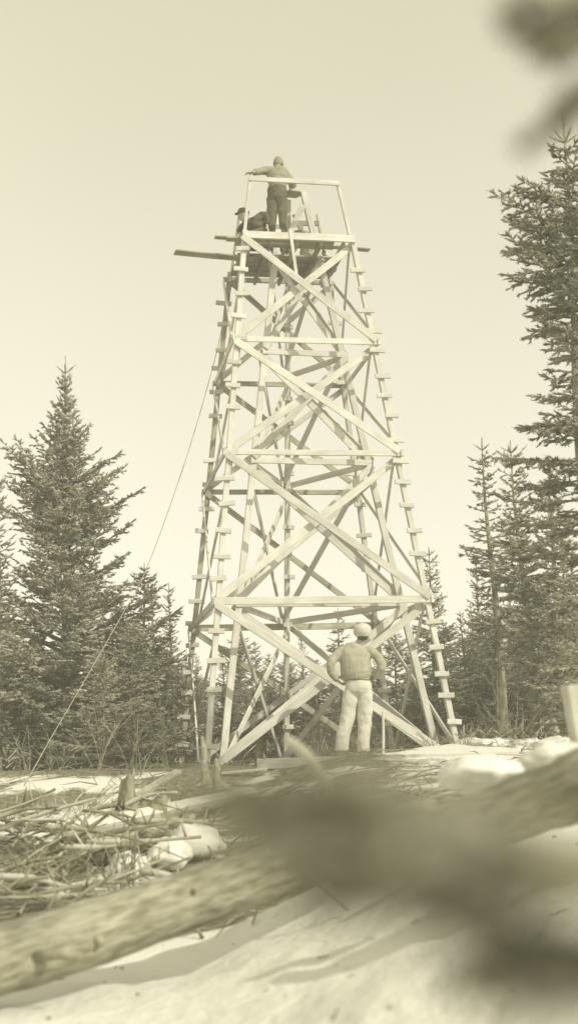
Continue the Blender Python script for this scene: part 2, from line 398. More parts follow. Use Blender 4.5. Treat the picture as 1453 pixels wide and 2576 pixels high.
# ------------------------------------------------------------------ people
def Za(x, y): return ((1000+.27529*x)/1.3255, (2050+.27529*y)/1.3255)
def Zb(x, y): return ((760+.33035*x)/1.3255, (500+.33035*y)/1.3255)
_tex = bpy.data.textures.new('folds', 'CLOUDS'); _tex.noise_scale = .15; _tex.noise_depth = 2
def finish(o, vox, disp=0.0, smooth=4):
    r = o.modifiers.new('remesh', 'REMESH'); r.mode = 'VOXEL'; r.voxel_size = vox; r.use_smooth_shade = True
    s = o.modifiers.new('smooth', 'SMOOTH'); s.factor = .5; s.iterations = smooth
    if disp:
        d = o.modifiers.new('folds', 'DISPLACE'); d.texture = _tex; d.strength = disp; d.mid_level = .5; d.texture_coords = 'LOCAL'
    return o
def hand(mb, wrist, toward, curl, side, s=1.0):
    """palm, four unequal bent fingers and a thumb; 'toward' finger direction, 'curl' palm-facing direction, 'side' thumb side"""
    w = Vector(wrist); d = Vector(toward).normalized(); c = Vector(curl); c = (c-d*c.dot(d)).normalized(); t = Vector(side); t = (t-d*t.dot(d)-c*t.dot(c)).normalized()
    mb.tube([w-d*.03*s, w+d*.02*s, w+d*.06*s, w+d*.09*s], [(.026*s, .02*s), (.034*s, .017*s), (.040*s, .016*s), (.038*s, .013*s)], 12, ref=tuple(c))
    for k, (o, ln) in enumerate(((.028, .068), (.009, .078), (-.010, .072), (-.028, .056))):
        b = w+d*.085*s+t*o*s; ln *= s
        p1 = b+d*ln*.45+c*.006*s; p2 = p1+(d*.75+c*.65).normalized()*ln*.32; p3 = p2+(d*.3+c*.95).normalized()*ln*.28
        mb.tube([b-d*.02*s, b, p1, p2, p3], [.0095*s, .0098*s, .009*s, .0085*s, .007*s], 8)
    b = w+d*.03*s+t*.028*s; p1 = b+(t*.75+d*.6+c*.2).normalized()*.035*s; p2 = p1+(d*.85+t*.2+c*.4).normalized()*.03*s
    mb.tube([b-t*.015*s, b, p1, p2], [.014*s, .013*s, .011*s, .008*s], 8)
def head(mb, c, face, upv, s=1.0):
    """skull, jaw, nose, ears, brow; face = forward direction"""
    c = Vector(c); f = Vector(face).normalized(); u = Vector(upv); u = (u-f*u.dot(f)).normalized(); r = f.cross(u)
    mb.tube([c-u*.115*s+f*.035*s, c-u*.085*s+f*.03*s, c-u*.04*s+f*.008*s, c+u*.01*s, c+u*.06*s, c+u*.095*s, c+u*.115*s],
            [(.03*s, .035*s), (.05*s, .055*s), (.066*s, .082*s), (.073*s, .094*s), (.071*s, .092*s), (.05*s, .07*s), (.02*s, .03*s)], 16, ref=tuple(f))
    mb.tube([c+f*.085*s+u*.02*s, c+f*.105*s-u*.012*s, c+f*.112*s-u*.025*s, c+f*.088*s-u*.035*s], [.008*s, .011*s, .014*s, .01*s], 8)
    mb.ball(c+f*.083*s-u*.062*s, .013*s, 8, 6)
    for sg in (-1, 1):
        mb.ball(c+r*sg*.030*s+f*.08*s+u*.008*s, .012*s, 8, 6)
        mb.ball(c+r*sg*.076*s-u*.005*s-f*.005*s, (.011*s, .016*s, .03*s), 10, 8)
def P3(z, Y): return lambda x, y, d=0.0: at(*z(x, y), Y+d)
# --- man on the ground, seen from behind, hands on hips, looking up
Y0 = 18.25
q = P3(Za, Y0)
body = MB()
hips = q(705, 880); waist = q(688, 775); chest = q(665, 560, -.01); nb = q(705, 385, .02); hc = q(755, 235, -.01)
body.tube([q(700, 960), hips, waist, chest, q(672, 450, .01), nb], [(.12, .09), (.165, .11), (.14, .10), (.18, .12), (.19, .10), (.07, .07)], 16)
body.tube([nb, q(730, 330, .01), hc], [.065, .058, .06], 12)
head(body, hc, (0.15, .80, .55), (0, -.5, .8), 1.06)
shL, shR = q(500, 445), q(860, 445); elL, elR = q(362, 620, -.06), q(992, 605, -.06); wrL, wrR = q(450, 800, .02), q(900, 765, .03)
for sh, el, wr in ((shL, elL, wrL), (shR, elR, wrR)):
    body.tube(spline([sh, el, wr], 5), [.055]*3+[.05]*3+[.042]*3+[.032]*2, 10)
hand(body, wrL, (q(530, 850, .10)-wrL), (.9, .3, .1), (0, -.6, .5)); hand(body, wrR, (q(835, 800, .12)-wrR), (-.9, .3, 0), (0, -.6, .5))
kL, kR = q(560, 1290, .04), q(780, 1290, .03); anL, anR = q(505, 1640), q(765, 1650); hL, hR = q(620, 930), q(790, 930)
for h_, k_, a_ in ((hL, kL, anL), (hR, kR, anR)):
    body.tube(spline([h_, k_, a_], 5), [.09, .09, .085, .075, .065, .058, .06, .058, .05, .042, .038], 12)
for a_ in (anL, anR):
    body.tube([a_+Vector((0, -.05, -.05)), a_+Vector((0, 0, -.06)), a_+Vector((0.0, .14, -.075))], [.035, .045, .03], 10)
gz = (anL.z+anR.z)/2-.10
man = finish(body.build('person', M['skin'], loc=Vector((q(640, 1690).x, Y0, gz))), .009, smooth=2)
tag(man, 'man on the ground in pale trousers and cap, hands on hips, looking up', 'person')
ex = lambda p, o: Vector(p)+Vector(o)
sh_ = MB()
sh_.tube([q(705, 800), q(700, 765), q(683, 700), q(665, 560), q(668, 460), q(690, 400), q(712, 362)],
         [(.135, .12), (.185, .145), (.215, .165), (.222, .16), (.222, .135), (.175, .105), (.085, .08)], 22)
for sh, el, wr, sg in ((shL, elL, wrL, -1), (shR, elR, wrR, 1)):
    pts = spline([ex(sh, (-sg*.10, 0, .0)), sh, el, wr.lerp(el, .08)], 5)
    sh_.tube(pts, [.065]*5+[.072, .07, .068, .066, .065]+[.064, .066, .062, .056, .05]+[.046], 14)
s_ = finish(sh_.build('shirt', M['shirt'], man), .011, .03, 3)
pt = MB()
pt.tube([q(700, 770), q(702, 800), q(705, 880), q(706, 935), q(706, 985)], [(.15, .125), (.165, .135), (.19, .145), (.185, .135), (.10, .08)], 20)
pt.tube(spline([q(615, 920), q(565, 1280, .03), q(517, 1470), q(508, 1650)], 5), [.100, .106, .107]+[.104]*3+[.10]*3+[.094]*3+[.095]*4, 16)
pt.tube(spline([q(795, 920), q(780, 1280, .03), q(770, 1470), q(765, 1660)], 5), [.100, .106, .107]+[.104]*3+[.098]*3+[.09]*3+[.09]*4, 16)
finish(pt.build('trousers', M['khaki'], man), .011, .034, 8)
bt = MB(); bt.tube([q(699, 778), q(699, 797)], [(.168, .14), (.17, .142)], 22); bt.build('belt', M['leather'], man)
cp_ = MB(); hcc = hc+Vector((0, -.01, .035))
cp_.tube([hcc+Vector((0, .03, -.06)), hcc+Vector((0, .02, -.035)), hcc+Vector((0, 0, .02)), hcc+Vector((0, -.015, .07)), hcc+Vector((0, -.02, .105)), hcc+Vector((0, -.02, .12))],
         [(.095, .10), (.122, .125), (.132, .135), (.118, .12), (.075, .08), (.02, .02)], 20)
cp_.ball(hcc+Vector((0, .12, .03)), (.08, .06, .012), 14, 6)
finish(cp_.build('cap', M['cap'], man), .010, .012)
hr_ = MB(); hr_.ball(hc+Vector((0, -.035, -.035)), (.083, .075, .06)); hr_.build('hair', M['hair'], man)
for a_, nme in ((anL, 'boot'), (anR, 'boot')):
    f = MB(); f.tube([a_+Vector((0, -.02, .05)), a_+Vector((0, -.02, -.03)), a_+Vector((0, -.01, -.06))], [.058, .06, .062], 12)
    f.tube([a_+Vector((0, -.075, -.055)), a_+Vector((0, -.03, -.05)), a_+Vector((.02, .09, -.06)), a_+Vector((.03, .19, -.07))], [(.035, .04), (.05, .05), (.05, .042), (.035, .03)], 12)
    finish(f.build(nme, M['leather'], man), .009)
# --- man standing on the platform
fz = DECK
Y1 = 20.86; ft = Vector((at(*Zb(500, 700), Y1).x, Y1, fz))
q = P3(Zb, Y1)
body = MB()
nb = q(505, 190, .10); hc = q(508, 150, .20); wa = q(498, 395); hp = q(492, 470)
body.tube([q(492, 520), hp, wa, q(505, 300, .06), q(510, 225, .12), nb], [(.1, .09), (.15, .11), (.13, .10), (.16, .11), (.16, .09), (.06, .06)], 16)
body.tube([nb, hc], [.055, .055], 10)
head(body, hc, (.05, .85, -.45), (0, .45, .85), .98)
sL, eL, wL = q(440, 205, .10), q(345, 215, .02), q(255, 225, -.35); sR, eR, wR = q(580, 250, .12), q(655, 345, .12), q(632, 395, .2)
for a, b, c in ((sL, eL, wL), (sR, eR, wR)):
    body.tube(spline([a, b, c], 5), [.05]*3+[.045]*3+[.04]*3+[.03]*2, 10)
hand(body, wL, (-.9, -.1, -.1), (0, 0, -1), (0, .9, 0)); hand(body, wR, (-.2, .2, -.9), (-.5, .8, 0), (-1, -.3, 0))
hL, hR = q(445, 480), q(540, 480); kL, kR = q(443, 700), q(540, 700); aL, aR = q(462, 1030), q(556, 1030)
aL.z = aR.z = DECK+.09
for h_, k_, a_ in ((hL, kL, aL), (hR, kR, aR)):
    body.tube(spline([h_, k_, a_], 5), [.085, .085, .08, .072, .062, .055, .058, .055, .048, .04, .036], 12)
    body.tube([a_+Vector((0, -.05, -.05)), a_+Vector((0, .12, -.07))], [.04, .03], 10)
m2 = finish(body.build('person', M['skin'], loc=Vector((ft.x, ft.y, DECK))), .009, smooth=2)
tag(m2, 'man standing atop the tower in grey jacket and dark trousers, arm out to the rail', 'person')
j = MB()
j.tube([q(497, 385), q(497, 345), q(500, 300, .03), q(508, 240, .08), q(512, 200, .11), q(508, 180, .13)], [(.15, .13), (.165, .14), (.185, .15), (.19, .145), (.15, .11), (.07, .07)], 20)
j.tube(spline([ex(sL, (.06, 0, -.02)), sL, eL, wL.lerp(eL, .1)], 5), [.07]*5+[.075]*5+[.065, .06, .055, .052, .05]+[.048], 12)
j.tube(spline([ex(sR, (-.06, 0, .0)), sR, eR, wR.lerp(eR, .1)], 5), [.07]*5+[.075]*5+[.068, .064, .06, .058, .055]+[.05], 12)
finish(j.build('jacket', M['jacket'], m2), .012, .045, 2)
t = MB()
t.tube([q(497, 385), q(495, 430), q(492, 490), q(492, 540)], [(.16, .145), (.17, .155), (.165, .145), (.11, .09)], 18)
for h_, k_, a_ in ((hL, kL, aL), (hR, kR, aR)):
    t.tube(spline([h_, k_, ex(a_, (0, 0, .02))], 5), [.10, .10, .098, .092, .088, .085, .083, .08, .078, .076, .078], 14)
finish(t.build('trousers', M['denim'], m2), .012, .045, 2)
k = MB(); k.tube([hc+Vector((0, .0, -.02)), hc+Vector((0, -.01, .03)), hc+Vector((0, -.02, .08)), hc+Vector((0, -.02, .13)), hc+Vector((0, -.02, .145))], [(.092, .11), (.095, .112), (.08, .095), (.045, .05), (.01, .01)], 16)
finish(k.build('knit_cap', M['jacket'], m2), .010, .01)
for a_ in (aL, aR):
    f = MB(); f.tube([a_+Vector((0, 0, .05)), a_+Vector((0, 0, -.05))], [.055, .055], 12); f.tube([a_+Vector((0, -.07, -.045)), a_+Vector((0, 0, -.04)), a_+Vector((0, .16, -.055))], [.035, .047, .03], 12)
    finish(f.build('boot', M['darkcoat'], m2), .009)
# --- crouching man at the left end
Y2 = tp(0, -.45, ph).y-.12; q = P3(Zb, Y2)
body = MB()
hc = q(155, 655, .0); nb = q(195, 715); hp = q(360, 790, .15)
body.tube([hp, q(290, 770, .08), q(235, 740), nb], [(.13, .13), (.12, .13), (.13, .15), (.06, .06)], 14)
body.tube([nb, hc], .055, 10); head(body, hc, (-.85, .1, -.35), (-.3, 0, .9), .98)
sR, eR, wR = q(255, 720, -.10), q(365, 660, -.05), q(392, 765, -.05); sL, eL, wL = q(215, 730, .12), q(140, 790, .15), q(120, 850, .1)
for a, b, c in ((sL, eL, wL), (sR, eR, wR)): body.tube(spline([a, b, c], 5), [.05]*3+[.045]*3+[.04]*3+[.03]*2, 10)
hand(body, wR, (.2, 0, -.9), (-.8, .3, 0), (-.3, -.8, 0)); hand(body, wL, (-.2, 0, -.9), (.8, .3, 0), (.3, -.8, 0))
for dy in (-.08, .14):
    kn = q(210, 845, dy); an = q(400, 850, dy+.05)
    kn.z = DECK+.07; an.z = DECK+.06
    body.tube(spline([hp+Vector((0, dy, -.02)), kn, an], 5), [.09, .085, .08, .075, .065, .06, .055, .055, .05, .045, .04], 12)
m3 = finish(body.build('person', M['skin'], loc=Vector((q(280, 850).x, Y2, DECK))), .009, smooth=2)
tag(m3, 'crouching man in dark coat and cap at the left end of the platform', 'person')
j = MB()
j.tube([q(375, 805, .15), q(340, 790, .12), q(280, 770, .06), q(230, 750, .0), q(200, 722)], [(.13, .14), (.15, .16), (.155, .18), (.145, .18), (.07, .09)], 18)
for a, b, c in ((sL, eL, wL), (sR, eR, wR)): j.tube(spline([a, b, c.lerp(b, .1)], 5), [.075]*5+[.07]*3+[.06]*3, 12)
finish(j.build('coat', M['darkcoat'], m3), .012, .035)
t = MB()
for dy in (-.08, .14):
    kn = q(210, 845, dy); an = q(400, 850, dy+.05); kn.z = DECK+.085; an.z = DECK+.08
    t.tube(spline([hp+Vector((0, dy, -.02)), kn, an], 5), [.115, .11, .10, .095, .09, .082, .08, .078, .075, .072, .07], 12)
finish(t.build('trousers', M['denim'], m3), .012, .02)
k = MB(); k.tube([hc+Vector((0, 0, .0)), hc+Vector((-.0, 0, .045)), hc+Vector((0, 0, .10)), hc+Vector((.0, 0, .125))], [(.095, .085), (.105, .098), (.085, .08), (.03, .03)], 16)
k.ball(hc+Vector((-.11, 0, .02)), (.045, .06, .01), 12, 6); finish(k.build('cap', M['darkcoat'], m3), .010)
# --- third man on hands and knees on the back boards
b3 = at_z(*Zb(760, 1110), DECK); Y3 = b3.y+.12; q = P3(Zb, Y3)
dk = lambda p, h=.06: Vector((p.x, p.y, DECK+h))
body = MB(); hp = q(815, 925); shd = q(660, 905, .0); hc = q(615, 985, .02)
body.tube([hp, q(740, 890), shd, q(640, 935)], [(.13, .13), (.12, .14), (.13, .15), (.06, .06)], 14)
body.tube([q(645, 930), hc], .055, 10); head(body, hc, (-.35, -.1, -.9), (-.9, 0, .3), .98)
for dy in (-.11, .11):
    body.tube(spline([hp+Vector((0, dy, 0)), dk(q(775, 1100, dy)), dk(q(905, 1110, dy))], 5), [.09, .085, .08, .07, .062, .058, .055, .052, .048, .042, .038], 12)
    w_ = dk(q(620, 1110, dy*1.5), .1); body.tube([shd+Vector((0, dy*1.4, 0)), q(630, 1000, dy*1.5), w_], [.05, .045, .032], 10)
    hand(body, w_, (-.7, 0, -.6), (0, 0, -1), (0, -1 if dy > 0 else 1, 0))
m4 = finish(body.build('person', M['skin'], loc=Vector((b3.x, Y3, DECK))), .009, smooth=2)
tag(m4, 'man on hands and knees seen through the gap in the platform boards', 'person')
j = MB(); j.tube([q(790, 905), q(740, 885), shd, q(640, 930)], [(.14, .15), (.145, .16), (.15, .17), (.07, .07)], 16)
for dy in (-.11, .11):
    w_ = dk(q(620, 1110, dy*1.5), .12); j.tube([shd+Vector((0, dy*1.3, 0)), q(630, 1000, dy*1.5), w_], [.07, .062, .05], 12)
finish(j.build('shirt', M['jacket'], m4), .012, .03)
t = MB(); t.tube([q(780, 905), hp, q(845, 940)], [(.13, .14), (.15, .16), (.12, .13)], 14)
for dy in (-.11, .11): t.tube(spline([hp+Vector((0, dy, 0)), dk(q(775, 1100, dy), .08), dk(q(895, 1110, dy), .075)], 5), [.115, .11, .10, .095, .09, .085, .08, .078, .075, .07, .068], 12)
finish(t.build('trousers', M['shirt'], m4), .012, .02)
k = MB(); k.ball(hc+Vector((-.03, 0, .0)), (.10, .09, .10), 14, 10); finish(k.build('cap', M['darkcoat'], m4), .010)
f = MB()
for dy in (-.11, .11): f = MB(); a_ = dk(q(905, 1110, dy)); f.tube([a_, a_+Vector((.06, 0, -.01)), a_+Vector((.10, 0, .03)), a_+Vector((.12, 0, .11))], [.05, .052, .045, .03], 10); finish(f.build('boot', M['darkcoat'], m4), .009)
# canvas bag
bp = at_z(*Zb(955, 1135), DECK); sb = MB()
sb.tube([bp+Vector((-.10, 0, .05)), bp+Vector((-.05, 0, .07)), bp+Vector((.05, 0, .06)), bp+Vector((.11, 0, .05))], [(.05, .05), (.08, .07), (.085, .065), (.04, .045)], 14)
o = finish(sb.build('tool_bag', M['canvas'], loc=bp), .010, .02); tag(o, 'small grey canvas bag slumped on the platform boards near the right corner', 'bag')
# ------------------------------------------------------------------ guy rope
wp = [at(584, 712, 22.2), at(560, 815, 22.0), at(545, 885, 21.8), at(500, 1050, 21.0), at(440, 1238, 20.2), at(365, 1440, 19.2), at(300, 1560, 18.2), at(200, 1735, 17.2), at(120, 1872, 16.3), gpx(62, 15.6, .0)]
rm = MB(); rm.tube(spline(wp, 5), .0065, 6); o = rm.build('guy_rope', M['rope']); tag(o, 'long pale guy rope running from the tower top down to the ground at left', 'rope')
# ------------------------------------------------------------------ spruces
def brushes(B, D, Ln, Rr, rg, spikes):
    """B base, D dir, Ln length, Rr radius (n,) -> verts, faces: a thin core and needles round each shoot"""
    n = len(B); up = np.tile(np.array([[.13, .21, .97]]), (n, 1))
    a = np.cross(D, up); a /= np.linalg.norm(a, axis=1)[:, None]+1e-9; b = np.cross(D, a)
    Vs, Fs = [], []
    th = rg.uniform(0, 6.28, n)
    ring = []
    for s_, rr in ((.0, .35), (.6, .55)):
        for k in range(3):
            t_ = th+k*2.094
            ring.append(B+D*(Ln*s_)[:, None]+(a*np.cos(t_)[:, None]+b*np.sin(t_)[:, None])*(Rr*rr)[:, None])
    ring.append(B+D*Ln[:, None])
    core = np.stack(ring, 1)           # n,7,3
    cf = np.array([[0, 1, 4], [0, 4, 3], [1, 2, 5], [1, 5, 4], [2, 0, 3], [2, 3, 5], [3, 4, 6], [4, 5, 6], [5, 3, 6]])
    idx = (np.arange(n)*7)[:, None, None]+cf[None]
    Vs.append(core.reshape(-1, 3)); Fs.append(idx.reshape(-1, 3)); off = n*7
    for k in range(spikes):
        s_ = rg.uniform(.0, .95, n); t_ = rg.uniform(0, 6.28, n); ln = Rr*rg.uniform(.9, 1.7, n)
        rad = a*np.cos(t_)[:, None]+b*np.sin(t_)[:, None]
        p = B+D*(Ln*s_)[:, None]; tip = p+(rad*.8+D*.75)*ln[:, None]
        w = np.cross(rad, D)*(Rr*.26)[:, None]
        Vs.append(np.stack([p-w, p+w, tip], 1).reshape(-1, 3)); Fs.append((np.arange(n)*3)[:, None]+np.array([[0, 1, 2]])+off); off += n*3
    return np.concatenate(Vs), np.concatenate(Fs)
def mesh_np(name, V, F):
    me = bpy.data.meshes.new(name); me.vertices.add(len(V)); me.vertices.foreach_set('co', V.astype(np.float32).ravel())
    me.loops.add(len(F)*3); me.loops.foreach_set('vertex_index', F.astype(np.int32).ravel())
    me.polygons.add(len(F)); me.polygons.foreach_set('loop_start', (np.arange(len(F))*3).astype(np.int32)); me.polygons.foreach_set('loop_total', np.full(len(F), 3, np.int32))
    me.update(); me.validate(); return me
def branch(rg, p0, az, pitch, ln, curve, tw, out, wood, sub=True, gap=.075, bare=0.0, spread=.38):
    """one limb; out collects shoots (base, dir, len), wood collects limb segments"""
    n = max(3, int(ln/.14)); pts = []; ca, sa = math.cos(az), math.sin(az); wob = rg.uniform(-.15, .15)
    for i in range(n+1):
        s = i/n; h = ln*s*math.cos(pitch); z = ln*(s*math.sin(pitch)+curve*s*s)
        lat = wob*ln*s*s; pts.append(np.array([ca*h-sa*lat, sa*h+ca*lat, z]))
    pts = [np.array(p0)+p for p in pts]; wood.append((pts, .008+.012*ln, .004))
    side = 1; s = max(bare, .10)
    while s < 1:
        f = s*n; i = min(int(f), n-1); p = pts[i]+(pts[i+1]-pts[i])*(f-i); d = pts[i+1]-pts[i]; d = d/np.linalg.norm(d)
        lat = np.cross(d, [0, 0, 1]); lat /= np.linalg.norm(lat)+1e-9
        side = -side
        dd = d*rg.uniform(.55, .95)+lat*side*rg.uniform(.5, 1.0)+np.array([0, 0, rg.uniform(-.45, .22)]); dd /= np.linalg.norm(dd)
        sl = min(ln*spread*(1.05-s)+tw*.6, .55)*rg.uniform(.7, 1.2)
        if sub and sl > tw*1.3:
            m = int(sl/(tw*.50)); sd2 = 1; e = dd.copy()
            for k in range(m):
                u = (k+.6)/m; pp = p+dd*sl*u; sd2 = -sd2
                l2 = np.cross(dd, [0, 0, 1]); l2 /= np.linalg.norm(l2)+1e-9
                e = dd*.8+l2*sd2*rg.uniform(.4, .9)+np.array([0, 0, rg.uniform(-.5, .3)]); e /= np.linalg.norm(e)
                out.append((pp, e, tw*rg.uniform(.7, 1.2)*(1.15-.5*u)))
        out.append((p, dd, sl)); s += gap*rg.uniform(.7, 1.3)/ln
    d = pts[-1]-pts[-2]; out.append((pts[-1]-d*.5, d/np.linalg.norm(d), tw*1.2))
def spruce_meshes(seed, Ht, Rad, bare=.08, asc=.55, droop=-.15, dens=1.0, tw=.085, nr=.028, spikes=5, prof=1.0, lean=0.0, gapm=1.0, patch=0.0, rf=None, tk=.0135):
    rg = np.random.default_rng(seed); sh, wood = [], []
    z = Ht*bare; step = .20/dens
    tpos = lambda z: np.array([lean*z+.03*math.sin(z*1.3+seed), .03*math.cos(z*1.1+seed), z])
    while z < Ht*.935:
        u = z/Ht; nb = 4 if u > .85 else 5
        rl = Rad*((1-u)**(.80*prof))*(1-.35*max(0, (.18-u)/.18))*(1+.22*math.sin(z*2.1+seed)*(1 if u < .9 else 0))
        if rf: rl = float(np.interp(u, *rf))*1.25
        a0 = rg.uniform(0, 6.28)
        for k in range(nb):
            if rg.random() < .10+patch*(1-u): continue
            ln = max(.10, rl*rg.uniform(.55, 1.22)*(1+.2*math.sin(2*(a0+k*6.283/nb)+seed+z)))
            pit = (droop+(asc-droop)*u**.8)+rg.uniform(-.14, .14)
            branch(rg, tpos(z+rg.uniform(-.08, .08)), a0+k*6.283/nb+rg.uniform(-.35, .35), pit, ln, rg.uniform(.0, .13), tw, sh, wood, gap=.072*gapm, bare=.10 if u > .5 else .22)
        z += step*(1.0 if u < .8 else .8)*rg.uniform(.75, 1.25)
    # leader
    t0 = tpos(Ht*.92); sh.append((t0, np.array([0, 0, 1.]), Ht*.08)); sh.append((tpos(Ht*.90), np.array([0, 0, 1.]), Ht*.05))
    for k in range(5):
        a = k*1.2566; sh.append((tpos(Ht*.955), np.array([math.cos(a)*.8, math.sin(a)*.8, .6]), .14+.012*Ht))
    B = np.array([s[0] for s in sh]); D = np.array([s[1] for s in sh]); D /= np.linalg.norm(D, axis=1)[:, None]; Ln = np.array([s[2] for s in sh])
    Rr = nr*rg.uniform(.75, 1.25, len(B))
    V, F = brushes(B, D, Ln, Rr, rg, spikes)
    crown = mesh_np('crown', V, F)
    tm = MB(); r0_ = .018+tk*Ht; zs = [0, .15, .5]+[Ht*i/14 for i in range(2, 15)]; zs = sorted(set(z for z in zs if z <= Ht))
    tm.tube([Vector(tpos(z)) for z in zs], [max(.006, r0_*(1.25 if z < .1 else 1)*(1-z/Ht)**.85) for z in zs], 9, jit=.06, seed=seed)
    for pts, ra, rb in wood:
        n = len(pts); tm.tube([Vector(p) for p in pts], [ra+(rb-ra)*i/(n-1) for i in range(n)], 3, cap=False)
    me = bpy.data.meshes.new('trunk'); me.from_pydata([tuple(v) for v in tm.v], [], tm.f)
    return crown, me, len(F)
def plant(meshes, loc, label, rotz=0, sc=1.0, group=None, cat='tree', m='needle', tilt=0):
    cr_, tr_, _ = meshes
    o = empty('spruce_tree', loc, label, cat, group); o.rotation_euler = (0, tilt, rotz); o.scale = (sc, sc, sc)
    link('crown', cr_, M[m], o); link('trunk', tr_, M['bark'], o); return o
def top_h(px, py, Y):
    p = at(px, py, Y); return p, p.z-G(p.x, Y)
ntri = 0
# big spruce at left
p, h = top_h(170, 893, 21.5); ms = spruce_meshes(11, h, 2.45, bare=.04, asc=1.0, droop=.0, dens=1.8, nr=.031, prof=1.30, spikes=7); ntri += ms[2]
plant(ms, (p.x-.03, 21.5, G(p.x, 21.5)), 'big dense pointed spruce at left, tallest of the left trees', rotz=1.1)
# left edge spruce
p, h = top_h(2, 1190, 20.5); ms = spruce_meshes(12, h, 1.0, bare=.06, asc=.8, droop=-.1, dens=1.2, nr=.028, prof=1.2); ntri += ms[2]
plant(ms, (p.x, 20.5, G(p.x, 20.5)), 'spruce cut off by the left edge of the photo', rotz=.4)
# tall near spruce at right
p, h = top_h(1413, 290, 14.0); b = at(1500, 1860, 14.0); ln = (p.x-b.x)/h
ms = spruce_meshes(25, h, 1.45, bare=.12, asc=.35, droop=-.30, dens=1.15, tw=.11, nr=.031, spikes=9, prof=.72, lean=0, gapm=.70, patch=.12, tk=.009, rf=((0, .12, .3, .45, .51, .57, .64, .69, .79, .84, .87, .92, 1), (.3, .5, .6, .55, .5, .34, .38, .72, .84, .50, .36, .27, .05))); ntri += ms[2]
plant(ms, (b.x, 14.0, G(b.x, 14.0)), 'tallest spruce at the right edge with sparse layered boughs reaching out over the sky', tilt=math.atan(ln), rotz=0)
# slender spruce right with bare trunk
p, h = top_h(1218, 1098, 22.5); b = at(1268, 1870, 22.5); ms = spruce_meshes(33, h, .66, bare=.26, asc=.45, droop=-.35, dens=1.2, prof=.62, patch=.2, nr=.030); ntri += ms[2]
plant(ms, (b.x, 22.5, G(b.x, 22.5)), 'slender thin crowned spruce with a long bare trunk, right of the tower', tilt=math.atan((p.x-b.x)/h), rotz=2)
p, h = top_h(1305, 1105, 21.0); b = at(1350, 1862, 21.0); ms = spruce_meshes(34, h, .78, bare=.22, asc=.6, droop=-.2, dens=1.4, prof=.62, patch=.05, nr=.034); ntri += ms[2]
plant(ms, (b.x, 21.0, G(b.x, 21.0)), 'spruce with a bare pale lower trunk between the slender spruce and the tall right one', tilt=math.atan((p.x-b.x)/h), rotz=3)
p, h = top_h(1352, 1165, 23.5); ms2 = spruce_meshes(35, h, 1.0, bare=.06, asc=.6, droop=-.1, dens=1.2, prof=.65, nr=.029); ntri += ms2[2]
plant(ms2, (p.x+.15, 23.5, G(p.x, 23.5)), 'bushy spruce filling in behind the bare trunked trees at right', rotz=1)
# middle distance library
lib = [spruce_meshes(41, 4.2, 1.0, bare=.03, asc=.6, droop=-.15, dens=1.25, nr=.030, tw=.09, spikes=4, prof=.9),
       spruce_meshes(42, 4.6, 1.25, bare=.03, asc=.5, droop=-.2, dens=1.2, nr=.031, tw=.09, spikes=4, prof=.8),
       spruce_meshes(43, 4.0, .85, bare=.05, asc=.7, droop=-.1, dens=1.2, nr=.028, tw=.085, spikes=4, prof=1.1),
       spruce_meshes(44, 3.4, 1.4, bare=.02, asc=.5, droop=-.1, dens=1.25, nr=.031, tw=.09, spikes=4, prof=.6)]
libh = [4.2, 4.6, 4.0, 3.4]
def small(px, py, Y, k, label, rot=None, group=None, m='needle'):
    p, h = top_h(px, py, Y); plant(lib[k], (p.x, Y, G(p.x, Y)), label, rotz=rnd.uniform(0, 6.28) if rot is None else rot, sc=h/libh[k], group=group, m=m)
small(360, 1415, 23.0, 1, 'spruce filling in at the right shoulder of the big left spruce')
small(382, 1462, 29.0, 2, 'distant slim spruce tip just left of the lone spire spruce')
small(428, 1470, 26.0, 2, 'lone spire shaped spruce standing left of the tower legs')
small(300, 1500, 22.0, 1, 'dense spruce close against the right side of the big left spruce')
small(395, 1640, 22.5, 3, 'bushy low spruce right of the guy rope')
small(330, 1560, 20.0, 3, 'low bushy spruce below the guy rope at left')
small(258, 1640, 19.0, 3, 'broad young spruce in front of the big left spruce trunk')
small(90, 1600, 23.5, 1, 'spruce behind the lower left trunks')
small(850, 1528, 27.0, 0, 'pointed spruce right behind the cap of the man on the ground')
small(1076, 1375, 26.5, 0, 'spruce rising behind the right front leg of the tower')
small(1158, 1535, 25.0, 2, 'short spruce between the tower leg and the slender bare spruce')
small(1195, 1400, 28.0, 2, 'distant spruce directly left of the slender bare spruce')
small(1115, 1560, 24.5, 3, 'bushy low spruce beside the right front tower leg')
small(1235, 1500, 25.0, 1, 'dense spruce behind the base of the slender bare spruce')
small(1400, 1260, 20.5, 1, 'dense spruce under the tall right spruce boughs')
small(1440, 1480, 17.5, 3, 'spruce at the right edge beneath the tall spruce')
# wall of young spruces behind the tower: tops from the photo, then a second row
xs = [(470, 1640), (505, 1700), (560, 1625), (600, 1600), (640, 1612), (675, 1640), (715, 1660), (757, 1600), (795, 1655), (905, 1640), (945, 1600), (990, 1590), (1035, 1570), (1180, 1620), (1280, 1500), (1330, 1450), (1380, 1500)]
for i, (px, py) in enumerate(xs):
    small(px, py, 28.5+2.5*math.sin(i*2.3), i % 4 if i != 7 else 2, 'young spruce in the thicket behind the tower', group='young spruces behind the tower')
for i in range(26):
    px = 430+i*36+rnd.uniform(-12, 12); small(px, 1690+rnd.uniform(-25, 45), 25.5+rnd.uniform(-1.5, 2), rnd.randrange(4), 'young spruce in the thicket behind the tower', group='young spruces behind the tower')
for i in range(16):
    px = 20+i*30; small(px, 1660+rnd.uniform(-40, 40), 26+rnd.uniform(-1, 3), rnd.randrange(4), 'young spruce in the thicket behind the left trees', group='young spruces behind the left trees')
